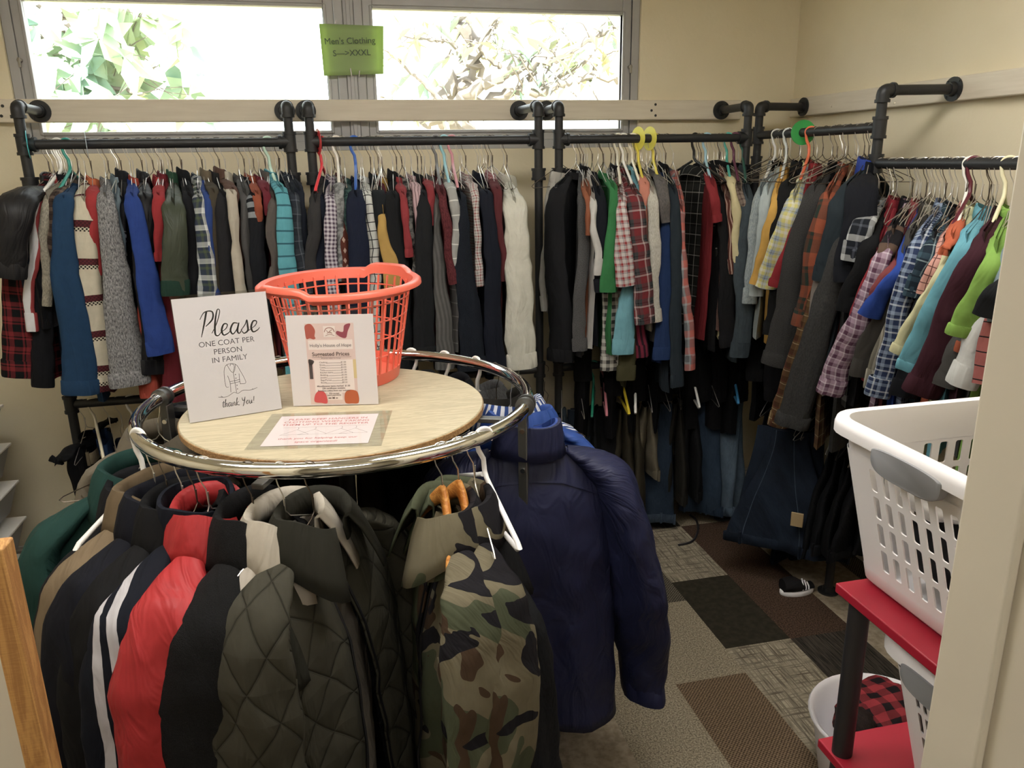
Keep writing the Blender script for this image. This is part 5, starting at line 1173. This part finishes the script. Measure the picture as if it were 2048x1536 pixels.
# ------------------------------------------------------------------ coats on the round rack
def short_of(label):
    for w in (',', ' at the', ' on ', ' between', ' squeezed', ' showing', ' next', ' beside', ' behind', ' right behind', ' beneath', ' left of', ' seen', ' with', ' right', ' hanging', ' under', ' beyond', ' nearly'):
        label = label.split(w)[0] if len(label.split(w)[0].split()) > 2 else label
    return ' '.join(label.split()[:7])
def coat(ang, yaw, label, mat, name='coat', cat='coat', sw=.215, drop=.085, L=.74, D=.055, gap=.012, flare=.03, front=1, seed=1, sl=.60, w0=.17, w1=.12, swing=.05, out=.02, lining=None, colmat=None, inner=None,
         collar='fold', hangkind='wire', zipper=None, patches=(), open_=0.0, both=False, amp=.007, sub=1.0, puff=.1, cuffmat=None, hlabel=None, low=0.0):
    P = ring_at(ang); a = radians(ang + yaw); d = V((cos(a), sin(a), 0)); n = V((-d.y, d.x, 0)) * front; O = P + V((0, 0, -.106 - low)); R = random.Random(seed); ph, ph2 = R.uniform(0, 6), R.uniform(0, 6)
    root = empty(name, (O.x, O.y, max(.02, O.z - L)), label, cat)
    NS, NV = 53, 30
    def surf(s, v, inset=0.0):
        """s -1..1 from the inner front edge round the back to the outer front edge; v 0..1 down"""
        b = abs(s); sg = 1 if s > 0 else -1; fl = 1 + flare*sm(v)*1.2 - .07*sm(v/.25)
        W = sw * fl - .004 - inset; g = gap + open_*sm(v*1.3)
        if b <= .5: t = b/.5; u = W * sin(pi/2*t); yy = -cos(pi/2*t)**.7
        else: t = (b-.5)/.5; u = g + (W-g)*cos(pi/2*t)**.75; yy = (sin(pi/2*t))**.6
        z0 = -.010 if u < .055 else -.010 - drop * ((u-.055)/(sw-.055))**1.25
        if b > .5 and u < .105: z0 -= .075 * sm((.105-u)/.09)          # front neckline
        Dv = (.006 + (D-inset) * (1-(1-min(1, v*3.2))**2))
        z = lerp(z0, -L + .010*sin(s*9+ph), v)
        fold = sm(v*1.5) * (.012*sin(s*11 + ph + 1.2*v) + .008*sin(s*23 + ph2 - 1.5*v))
        y = yy * (Dv + fold) + (open_*.6*sm(v)*(sm((b-.72)/.28)) if b > .5 else 0)
        q = O + d*(u*sg) + n*y + V((0, 0, z))
        if not inset: q += n * (amp * sm(v*3) * (smooth_noise(q, 12, seed) + .5*smooth_noise(q, 27, seed+3))) + d * (amp*.5*smooth_noise(q, 10, seed+7)*sm(v*2))
        return q
    def sheet(inset):
        rows, uvs = [], []
        for i in range(NV):
            v = (i/(NV-1))**1.15; rows.append([surf(lerp(-1, 1, j/(NS-1)), v, inset) for j in range(NS)]); uvs.append([(lerp(-1, 1, j/(NS-1))*sw*2.1, v*L) for j in range(NS)])
        m = MB(); m.grid(rows, uvs); return m
    o = sheet(0).build('body', mat, root, angle=70, thick=.004)
    sheet(.010).build('lining', lining or mat, root, angle=70)
    for sgn in ((1, -1) if both else (1,)):
        m = MB(); dd = d*sgn; z = -drop - .010
        nk = O + dd*.095 + V((0, 0, -.030)); tip = O + dd*(sw-.012) + V((0, 0, z - .022)); hf = nk.lerp(tip, .55) + V((0, 0, .010)); e = O + dd*(sw + out) + n*swing + V((0, 0, z - sl)); q0 = O + dd*(sw+.012) + V((0, 0, z - .14)); mid = q0.lerp(e, .4) + dd*.016 - n*.008; m3 = q0.lerp(e, .75) + dd*.012 + n*.012
        rg = sleeve(m, [nk, hf, tip, q0, mid, m3, e], [.04, w0*.55, w0*.80, w0, w0*.98, lerp(w0, w1, .55), w1], n, .45*sgn, 28, 42, .46, seed + sgn, amp, puff)
        so = m.build('sleeve', mat, root, angle=70)
        m = MB(); r = rg[-1]; c = sum(r, V())/len(r); up = (sum(rg[-3], V())/len(r) - c).normalized(); gr = lambda g, h: [c + (q-c)*g + up*h for q in r]
        m.loft([gr(.92, -.004), gr(1.03, -.004), gr(1.05, .003), gr(1.05, .045), gr(.99, .049)]); m.build('cuff', cuffmat or mat, so)
    for ck, shrink in (((0, 0),) if collar else ()) + (((1, .006),) if inner else ()):
        m = MB(); rows, uvs = [], []; NA = 33
        prof = {'fold': [(0, -.014, 0), (-.006, .012, 0), (-.004, .034, 0), (.006, .038, 0), (.018, .018, .4), (.030, -.018, .8), (.040, -.050, 1)],
                'stand': [(0, -.02, 0), (-.004, .012, 0), (-.006, .036, 0), (-.004, .046, 0), (.001, .046, 0), (.004, .034, 0), (.008, -.006, 0), (.014, -.034, 0)],
                'hood': [(0, -.03, 0), (-.006, .012, 0), (-.004, .036, 0), (.010, .044, 0), (.024, .026, .1), (.036, -.02, .2), (.038, -.07, .3), (.022, -.105, .3)]}[collar]
        for gq, z, pt in prof:
            row, ur = [], []
            for k in range(NA):
                t = lerp(-1, 1, k/(NA-1)); th = -pi/2 + t * (pi - .28); f = abs(t)
                hu, hn = .080 + gq - shrink, .058 + gq*.9 - shrink
                q = O + d*(hu*cos(th)) + n*(hn*sin(th)) + V((0, 0, z - (.030 + .034*pt)*sm((f-.55)/.45) + .004*sin(7*t+ph)))
                if pt: q += d*((1 if cos(th) > 0 else -1) * .030*pt*sm((f-.5)/.5)) + n*(.018*pt*sm((f-.6)/.4))
                if collar == 'hood': q -= n*(gq*.8*sm(1-f)); q += V((smooth_noise(q, 24, seed), smooth_noise(q, 24, seed+2), smooth_noise(q, 20, seed+4)))*.012
                row.append(q); ur.append((t*.2, z))
            rows.append(row); uvs.append(ur)
        m.grid(rows, uvs); m.build('collar_lining' if ck else 'hood' if collar == 'hood' else 'collar', inner if ck else colmat or mat, root, angle=70, thick=.004)
    if zipper:
        for s in (-1, 1):
            m = MB(); pts = [surf(s*.997, lerp(.03, .98, i/24)) + n*.003 for i in range(25)]; m.tube(pts, .0032, 6); m.build('zip', zipper, root)
    for nm, s0, s1, v0, v1, mt, th in patches:
        rows, uvs = [], []
        for i in range(9):
            v = lerp(v0, v1, i/8); row, ur = [], []
            for j in range(9):
                s = lerp(s0, s1, j/8); q = surf(s, v); e1 = surf(s+.004, v)-surf(s-.004, v); e2 = surf(s, v+.004)-surf(s, v-.004); nn = e1.cross(e2).normalized()
                c0 = O + V((0, 0, q.z - O.z)); 
                if nn.dot(q - c0) < 0: nn = -nn
                row.append(q + nn*th); ur.append((s*sw*2.1, v*L))
            rows.append(row); uvs.append(ur)
        m = MB(); m.grid(rows, uvs); m.build(nm, mt or mat, root, angle=70, thick=.003)
    hl = hlabel or f'{"thin wire" if hangkind == "wire" else hangkind[0]} hanger holding the {short_of(label)}'
    if hangkind == 'wire': hang('wire_hanger', ME_WIRE if seed % 2 else ME_WIRE_DK, P, d, hl)
    elif hangkind[0] == 'wooden': wooden_hanger(P, d, hl)
    else: hang('plastic_hanger', plastic_mesh(hangkind[1]), P, d, hl)
    return root
M_HWOOD = wood_mat('honey_hanger_wood', '#b06c2c', '#d69a52', 1, (3, 3, 10))
def wooden_hanger(P, d, label):
    root = empty('wooden_hanger', P, label, 'hanger'); m = MB(); hk = [p for p in hanger_path()[:16]]
    Mt = Matrix.Translation(P) @ Matrix.Rotation(atan2(d.y, d.x), 4, 'Z')
    m.tube([Mt @ p for p in hk] + [Mt @ V((0, 0, -.1))], .0018, 8); m.build('hook', M_CHROME, root)
    m = MB(); rings = []
    for i in range(33):
        t = lerp(-1, 1, i/32); x = t*.150; z = -.094 - .125*abs(t)**1.3; h = .021*(1-.45*abs(t)); w = .0075 + .002*(1-abs(t)); fw = .035*abs(t)**1.6
        rings.append([Mt @ V((x, -fw + w*cos(2*pi*k/14), z + h*sin(2*pi*k/14))) for k in range(14)])
    m.loft(rings, True, True); m.build('shoulder_bar', M_HWOOD, root)
c_ = lambda *p: cm(p)
CAMO = ('camo', '#847a5e', '#5a6146', '#59432f', '#26242a')
M_ZIP = plain('dark_zip', '#26262a', .4, .5); M_BRASS = plain('brass_snap', '#b09a62', .35, .9)
# from the left rear round the near side to the right rear
coat(167, -14, 'khaki beige jacket at the left rear of the round rack, beyond the teal one', c_('solid', '#857a68'), 'jacket', 'jacket', sw=.215, seed=1, colmat=c_('solid', '#7a6f5c'))
coat(-174, -6, 'black fleece jacket squeezed between the khaki and the teal jackets', c_('solid', '#1d1d20'), 'jacket', 'jacket', sw=.165, low=.04, seed=2)
coat(-166, 8, 'teal green jacket with rounded shoulder at the left of the round rack', c_('solid', '#1f4a43'), 'jacket', 'jacket', sw=.225, seed=3, L=.80, D=.06)
coat(-158.7, 36, 'black wool coat on a thick white tube hanger at the left', c_('solid', '#1b1b1f'), 'coat', 'coat', sw=.225, seed=4, L=.86, D=.05, drop=.09, low=.02, hangkind=('thick white tube', '#e8e6e2'))
coat(-148, 18, 'camel tan coat showing only as a strip between black coats', c_('solid', '#8a7455'), 'coat', 'coat', sw=.215, seed=5, L=.84, D=.045, colmat=c_('solid', '#7a6547'))
coat(-141, 12, 'dark navy wool coat left of the plain black coat', c_('solid', '#191b26'), 'coat', 'coat', sw=.225, seed=6, L=.88, D=.05)
coat(-134.2, 6, 'plain black coat next to the white striped track jacket', c_('solid', '#1a1a1c'), 'coat', 'coat', sw=.22, seed=7, L=.88, D=.05)
coat(-129.3, 9, 'navy track jacket with white sleeve stripes', c_('solid', '#1a1e2b'), 'track_jacket', 'jacket', sw=.235, seed=8, L=.78, D=.045, collar='stand', w0=.15, w1=.11)
coat(-125.5, 21, 'bright red hooded rain jacket at the front of the round rack', c_('@', 'solid', '#cf1019'), 'rain_jacket', 'jacket', sw=.225, drop=.085, seed=9, L=.84, D=.06, collar='fold', sl=.64, w0=.20, w1=.15, zipper=plain('red_zip', '#7d1016', .4), amp=.009,
     patches=(('yoke_seam', .54, .86, .10, .105, c_('solid', '#7d1016'), .006), ('neck_label', -.06, .10, .035, .085, C_BLACK, -.016)))
coat(-112.8, 0, 'black wool jacket between the red and the cream jackets', c_('fleece', '#151517', '#262628'), 'jacket', 'jacket', sw=.215, seed=10, L=.86, D=.05)
coat(-104.9, -22, 'cream cotton jacket showing a pale edge beside the olive one', c_('@', 'solid', '#b3a898'), 'jacket', 'jacket', sw=.195, w0=.13, w1=.10, drop=.09, seed=11, L=.84, D=.05, colmat=c_('@', 'solid', '#c4b9a6'), lining=c_('solid', '#a89c8a'), open_=.03)
M_OLIVE = cm(('quilt', '#4c493c', .042)); M_OLIVEC = c_('solid', '#35342b')
coat(-98.1, -25, 'olive quilted jacket with a dark corduroy collar at the front', M_OLIVE, 'quilted_jacket', 'jacket', both=True, sw=.225, drop=.09, seed=12, L=.86, D=.075, gap=.02, open_=.05, flare=.10, lining=c_('@', 'quilt', '#18181b', .03), colmat=M_OLIVEC, zipper=M_ZIP, w0=.19, w1=.14, sl=.62, amp=.008,
     patches=(('shoulder_patch', .52, .80, .03, .22, M_OLIVEC, .004), ('pocket_flap', .66, .86, .66, .74, M_OLIVEC, .006), ('neck_label', -.10, .10, .04, .085, C_BLACK, -.016), ('label_tag', .02, .07, .05, .07, C_WHITE, -.018)))
CM = cm(CAMO); pk = lambda s0: (('chest_pocket', s0, s0+.17, .27, .45, CM, .006), ('pocket_flap', s0-.01, s0+.18, .24, .30, CM, .010), ('hip_pocket', s0-.02, s0+.19, .66, .90, CM, .006), ('pocket_flap', s0-.03, s0+.20, .62, .69, CM, .010))
coat(-65.5, -17, 'front camouflage field jacket on a wooden hanger', CM, 'field_jacket', 'jacket', both=True, sw=.20, low=.03, w0=.155, w1=.125, drop=.09, seed=13, L=.86, D=.055, gap=.012, open_=.02, lining=c_('solid', '#4a4838'), hangkind=('wooden', 0), zipper=M_ZIP, patches=pk(.62) + pk(-.80), front=-1, amp=.008)
coat(-60.3, -18, 'second camouflage field jacket right behind the first one', CM, 'field_jacket', 'jacket', sw=.205, low=.03, w0=.15, w1=.12, drop=.09, seed=14, L=.88, D=.05, hangkind=('wooden', 0), patches=pk(.62), front=-1, amp=.008)
coat(-55, -34, 'long black coat between the camouflage and the navy hooded jackets', c_('solid', '#1a1b1e'), 'coat', 'coat', sw=.20, low=.11, w0=.14, drop=.09, seed=15, L=.90, D=.045)
coat(-51.0, -30, 'black knit cardigan beneath the empty-looking white hanger', c_('heather', '#18191c', '#242529'), 'cardigan', 'sweater', sw=.20, w0=.14, drop=.10, seed=16, L=.78, D=.04, collar=None, low=.12, hangkind=('white plastic', '#f0eff0'))
M_NAVYJ = c_('@', 'solid', '#2b3058')
coat(-15, 8, 'navy hooded jacket with a blue lining, seen from the back', M_NAVYJ, 'hooded_jacket', 'jacket', both=True, sw=.225, drop=.085, seed=17, L=.80, D=.08, flare=.10, collar='stand', lining=c_('@', 'solid', '#2a55b8'), inner=c_('@', 'solid', '#2a55b8'), sl=.66, w0=.23, w1=.15, out=.08, swing=-.02, front=1, amp=.010, puff=.25,
     patches=(('yoke_seam', -.46, .46, .10, .107, M_NAVYJ, .004),))
coat(2, 6, 'royal blue jacket collar behind the navy hooded jacket', c_('@', 'solid', '#2c5cbc'), 'jacket', 'jacket', sw=.195, seed=18, L=.74, D=.05)
coat(12, -4, 'blue and white striped jacket at the right rear of the round rack', c_('stripe', .016, '#d9dce4', '#3356a0', .5, 'u'), 'jacket', 'jacket', sw=.20, seed=19, L=.74, D=.045)
coat(22, 0, 'dark brown corduroy jacket at the right rear', c_('solid', '#2d2a26'), 'jacket', 'jacket', sw=.21, seed=24, L=.74, D=.05, collar='fold')
coat(33, 0, 'charcoal grey coat at the rear right with a grey collar', c_('heather', '#3a3b3d', '#5a5b5c'), 'coat', 'coat', sw=.19, seed=25, L=.78, D=.045, hangkind=('white tube', '#eae8e4'))
for i, (a, c, lb) in enumerate(((48, '#1d1f26', 'black jacket at the rear of the round rack'), (62, '#22252c', 'slate black jacket at the rear behind the round top'), (78, '#4a3a2c', 'russet suede jacket at the rear under the round top'), (96, '#5d1c22', 'dark red jacket at the rear under the round top'),
                               (112, '#1b1c20', 'black nylon jacket at the rear left under the round top'), (128, '#4d3d2e', 'brown corduroy coat at the rear left of the round rack'), (145, '#202126', 'black hooded coat at the left rear of the round rack'))):
    coat(a, 0, lb, c_('solid', c), 'jacket', 'jacket', sw=.19, seed=30+i, L=.72, D=.045, hangkind=('white plastic', '#e9e7e2') if i in (0, 1) else 'wire')
# the white stripes down the track jacket's sleeve ride on the sleeve itself
for o in list(COL.objects):
    if o.name.startswith('track_jacket'):
        for ch in [c for c in COL.objects if c.parent == o and c.name.startswith('sleeve')]:
            ch.data.materials[0] = cloth('white_striped_sleeve', ('ubands', '#1a1e2b', '#c9c5ca', .062, .084, .100, .122))
# ------------------------------------------------------------------ trousers on the low rods
def trousers(P, d, label, mat, w=.20, zb=.10, seed=0, n=None, bar=.20, waist=True, name='trousers', spread=.0, patch=None, legs=2, tilt=0.0, fringe=False, wmat=None, hung=True, hcol=None, hd=None, off=(0, 0, 0), topw=.8):
    """folded over a hanger's bar: leg ends hang on one side, the waist on the other; d is the bar's direction, the viewer's side is n"""
    nn = V((-d.y, d.x, 0)) if n is None else n; O = P + V((0, 0, -bar)) + V(off); root = empty(name, (O.x, O.y, max(.01, zb)), label, 'trousers'); R = random.Random(seed); ph = R.uniform(0, 6); L = O.z - zb
    def flap(sgn, Lf, w0, w1, shift, nm, mt, gap=0.0, u0=-1.0, u1=1.0):
        rows, uvs = [], []
        for i in range(24):
            v = i/23; row, ur = [], []
            W = lerp(w0, w1, sm(v)); N = 24
            for k in range(N):
                a = 2*pi*k/N; u = lerp(u0, u1, (cos(a)+1)/2)*W*.5; th = (.010 + .016*sm(v*2.5))*sin(a)
                y = sgn*(.012 + .018*sm(v*1.6)) + th + .010*sm(v)*sin(u*38 + ph + 2*v) + tilt*v
                q = O + d*(u + shift*v) + nn*y + V((0, 0, -Lf*v + .006*sin(u*20+ph)*v + .004))
                q += nn*(.010*sm(v*2)*smooth_noise(q, 11, seed+sgn)) + d*(.008*sm(v)*smooth_noise(q, 8, seed+4))
                row.append(q); ur.append((u + (.4 if sin(a) < 0 else 0), v*Lf))
            rows.append(row)
        m = MB(); m.loft(rows, True, True); m.build(nm, mt, root, angle=70); return rows
    lw = w*.50
    rows = flap(1, L, w*topw, w*1.25, spread, 'seat', mat)
    if waist:
        m = MB(); base = rows[-1]; c = sum(base, V())/len(base); m.loft([[c + (q-c)*g + V((0, 0, h)) for q in base] for g, h in ((.96, -.003), (1.05, -.002), (1.05, .036), (.99, .040))]); wb = m.build('waistband', wmat or mat, root, angle=60)
        for k in (1, 5, 9, 15): 
            q = base[k]; m = MB(); m.box((-.005, -.004, -.006), (.005, .004, .046), Matrix.Translation(c + (q-c)*1.06)); m.build('belt_loop', wmat or mat, wb)
    flap(-1, L*(.86 + .1*R.random()), w*.7, w*.95, -spread*.5, 'leg', mat)
    if legs > 1: flap(-1, L*(.95 + .1*R.random()), w*.5, w*.62, -spread + .02, 'leg', mat)
    if patch:
        for k in (5, 9):   # the stitched seams run down the front of the seat
            m = MB(); m.tube([r[k] + nn*.002 for r in rows], .0016, 5); m.build('seam', SEAM, root)
        q = O + d*patch[0] + nn*.135 + V((0, 0, -patch[1])); m = MB(); Mt = Matrix(((d.x, 0, nn.x, q.x), (d.y, 0, nn.y, q.y), (0, 1, 0, q.z), (0, 0, 0, 1)))
        m.box((-.022, -.028, -.004), (.022, .028, .004), Mt); m.build('leather_patch', plain('tan_leather', '#a08a66', .6), root, bevel=.002)
    if hung:
        l = f'{hcol[0]} plastic trouser hanger holding {short_of(label)}' if hcol else f'thin wire hanger on the low rod holding {short_of(label)}'
        hang('plastic_hanger' if hcol else 'wire_hanger', plastic_mesh(hcol[1]) if hcol else (ME_WIRE if seed % 3 else ME_WIRE_DK), P, hd or d, l)
DEN, DEN2, DEN3 = cm(('denim', '#1c2a3c', '#384d66')), cm(('denim', '#4a6178', '#7d95aa')), cm(('denim', '#141d2b', '#26354a'))
SEAM = cm(('denim', '#2a3a50', '#5f7488'))
row = [  # px of the hanger's foot, px width, bottom px, material, label, extras
 (1100, 40, 1075, c_('solid', '#1d1f24'), 'black trousers on the low rod by the post', {}),
 (1135, 40, 1000, c_('denim', '#2c3a44', '#465660'), 'dusty slate jeans on the low rod right of the post', {}),
 (1172, 50, 1060, c_('denim', '#212b36', '#35424f'), 'dark grey-blue jeans on the low rod', {}),
 (1200, 40, 1080, c_('solid', '#17181b'), 'black chinos on the low rod', {'hcol': ('green', '#1f6a55')}),
 (1222, 60, 1095, c_('solid', '#141416'), 'long black trousers nearly reaching the carpet', {'hcol': ('pink', '#b5737d')}),
 (1258, 34, 1040, c_('solid', '#3c3628'), 'brown cargo trousers on the low rod', {'hcol': ('yellow', '#d2bc3a')}),
 (1284, 30, 1070, c_('solid', '#463f30'), 'olive brown trousers left of the ripped jeans', {'hcol': ('white', '#e2e0dc')}),
 (1310, 26, 960, c_('solid', '#6f6653'), 'khaki trousers behind the ripped jeans', {}),
 (1338, 48, 1062, DEN, 'dark blue jeans with an open waistband and frayed hem', {'wmat': SEAM}),
 (1372, 26, 1010, c_('solid', '#2b2924'), 'dark brown trousers right of the frayed jeans', {}),
 (1400, 36, 1005, c_('solid', '#1a1b1e'), 'black jeans behind the faded pair', {'hcol': ('bright white', '#ecebea')}),
 (1432, 56, 1040, cm(('denim', '#22344a', '#3f566f')), 'medium blue jeans left of the faded jeans', {}),
 (1482, 50, 1062, DEN2, 'faded light blue jeans on the low rod', {'wmat': DEN2, 'hcol': ('blue', '#3f7fae'), 'spread': -.05}),
]
for i, (px, w, yb, mt, lb, ex) in enumerate(row):
    Y = 2.97; f = at_y(px, 828, Y); bt = at_y(px, yb, Y - .03); P = V((f.x, ROD_Y, LOW_Z)); d = Matrix.Rotation(-.45 - .25*((i*7) % 4)/4, 3, 'Z') @ V((1, 0, 0)) if w > 44 else Matrix.Rotation(-1.98 + .10*(i % 3), 3, 'Z') @ V((1, 0, 0))
    n = V((d.y, -d.x, 0)); n = -n if n.y > 0 else n; trousers(P, d, lb, mt, w=px_size(w, f) * 1.2 if w > 44 else .17, hd=V((-.35 + .08*(i % 3), -.94, 0)), zb=max(.035, bt.z), seed=i, n=n, **ex)
m = MB(); cq = at_z(1352, 1085, .02); r_ = random.Random(8)
t = bpy.data.objects
# jeans on the right wall's low rod
for i, (px, py, yb, w, mt, lb, ex) in enumerate(((1600, 905, 1128, .36, DEN3, 'big dark jeans with a tan leather patch and waistband hanging down', {'patch': (.07, .30), 'wmat': DEN3, 'spread': .03, 'off': (-.13, .0, .03), 'hd': V((-.9, -.43, 0)), 'topw': .38}), (1575, 900, 1180, .20, DEN3, 'dark jeans leg touching the carpet behind the big jeans', {'waist': False}),
                                             (1660, 880, 1150, .26, c_('solid', '#15171c'), 'black trousers right of the big dark jeans', {}), (1705, 880, 1165, .26, c_('solid', '#121318'), 'ink black trousers behind the white baskets', {}),
      (1512, 850, 1050, .20, c_('solid', '#16171b'), 'black chinos in the corner under the slate chambray shirt', {}), (1530, 850, 1060, .20, c_('solid', '#1b2430'), 'dark blue jeans in the corner under the black hoodie', {}), (1548, 855, 1080, .20, c_('solid', '#131418'), 'black slacks in the corner under the fleece cardigan', {'waist': False}),
      (1640, 880, 1160, .22, c_('solid', '#14161a'), 'black slacks just right of the leather patch', {'waist': False}), (1685, 880, 1160, .24, c_('solid', '#101115'), 'black dress trousers left of the white baskets', {'waist': False}), (1590, 880, 1120, .22, c_('solid', '#1a202b'), 'navy slacks behind the leather patch jeans', {'waist': False}))):
    X = ROD_X - .05; f = at_x(px, py, X - .03); bt = at_x(px, yb, X - .12); P = V((ROD_X, f.y, LOW_Z)); d = V((.75, -.66, 0)) if i == 0 else V((-.75, -.66, 0)); n = V((d.y, -d.x, 0))
    if n.x > 0: n = -n
    trousers(P, d, lb, mt, w=w, zb=max(.03, bt.z), seed=40+i, n=n, tilt=.06 if i == 0 else .02, **ex)
# a few things on the low rod at the far left
m = None
P = V((at_y(160, 850, 3.0).x, ROD_Y, LOW_Z)); 
garment(P, at_y(125, 905, 2.86), at_y(112, 925, 2.84), px_size(30, at_y(125, 905, 2.86)), .05, at_y(140, 1030, 2.95).z, 'tee', c_('solid', '#17181c'), 'black tee on the low rod at the far left, by the post', seed=77)
hang('wire_hanger', ME_WIRE, P, V((0, -1, 0)), 'wire hanger on the low rod holding the far left black tee')
for i, (px, w, yb, mt, lb, ex) in enumerate(((176, 34, 930, c_('solid', '#75684f'), 'beige trousers on the low rod at the left', {'hcol': ('ivory', '#ddd6bf')}), (205, 30, 915, c_('solid', '#1d3a63'), 'blue trousers beside the beige pair on the left low rod', {}),
                                             (230, 40, 960, c_('solid', '#4e4738'), 'olive tan trousers on the left low rod', {}), (255, 40, 960, c_('solid', '#1c1e24'), 'black trousers hanging left of the round rack', {'hcol': ('big white', '#e8e6e0')}), (283, 30, 950, c_('solid', '#5f5546'), 'brown taupe trousers on the left low rod', {}))):
    f = at_y(px, 850, 2.97); bt = at_y(px, yb, 2.94); P = V((f.x, ROD_Y, LOW_Z)); d = Matrix.Rotation(-1.25, 3, 'Z') @ V((1, 0, 0)); n = V((d.y, -d.x, 0))
    trousers(P, d, lb, mt, w=px_size(w, f)*2.6, zb=max(.04, bt.z), seed=60+i, n=n, **ex)
# small things on the carpet at the back
for px, py, r, mt, lb, nm in ((1565, 1108, (.05, .035, .035), c_('solid', '#8d7d5e'), 'tan cloth shoe half hidden on the carpet behind the jeans', 'shoe'),):
    c = at_z(px, py, .02); blob(nm, lb, mt, c + V((0, .03, .012)), r, 12, 'shoe')
m = MB(); pts = [at_z(*q, .006) for q in ((1357, 1090), (1385, 1082), (1396, 1060), (1392, 1040), (1380, 1030))]; m.tube(spline(pts, 8), .005, 8)
tag(m.build('belt', M_TUBE), 'thin black belt lying curled on the carpet under the jeans', 'belt')
c = at_z(1588, 1185, 0)
root = empty('sneaker', c, 'black and white sneaker on the carpet under the dark jeans', 'shoe'); m = MB(); rings = []
for i in range(13):
    t = i/12; x = lerp(-.055, .075, t); w = .022 + .016*sin(pi*min(1, t*1.1+.08)); h = .055*(1 - .55*sm((t-.35)/.5)); rings.append([c + V((x, w*cos(2*pi*k/16), .012 + h*.5 + h*.5*sin(2*pi*k/16))) for k in range(16)])
m.loft(rings, True, True); m.build('upper', C_BLACK, root)
m = MB(); m.loft([[c + V((.010 + .072*g*cos(2*pi*k/24), .036*g*sin(2*pi*k/24), z)) for k in range(24)] for g, z in ((.97, .001), (1, .006), (1, .017), (.95, .02))], True, True); m.build('sole', M_WHITE_PL, root)
for k in range(3):
    m = MB(); m.tube(spline([c + V((.015 + k*.014, -.034 + .002*k, .025)), c + V((.02 + k*.013, -.024, .045 - k*.005)), c + V((.024 + k*.012, -.006, .062 - k*.009))], 5), .003, 6); m.build('stripe', M_WHITE_PL, root)
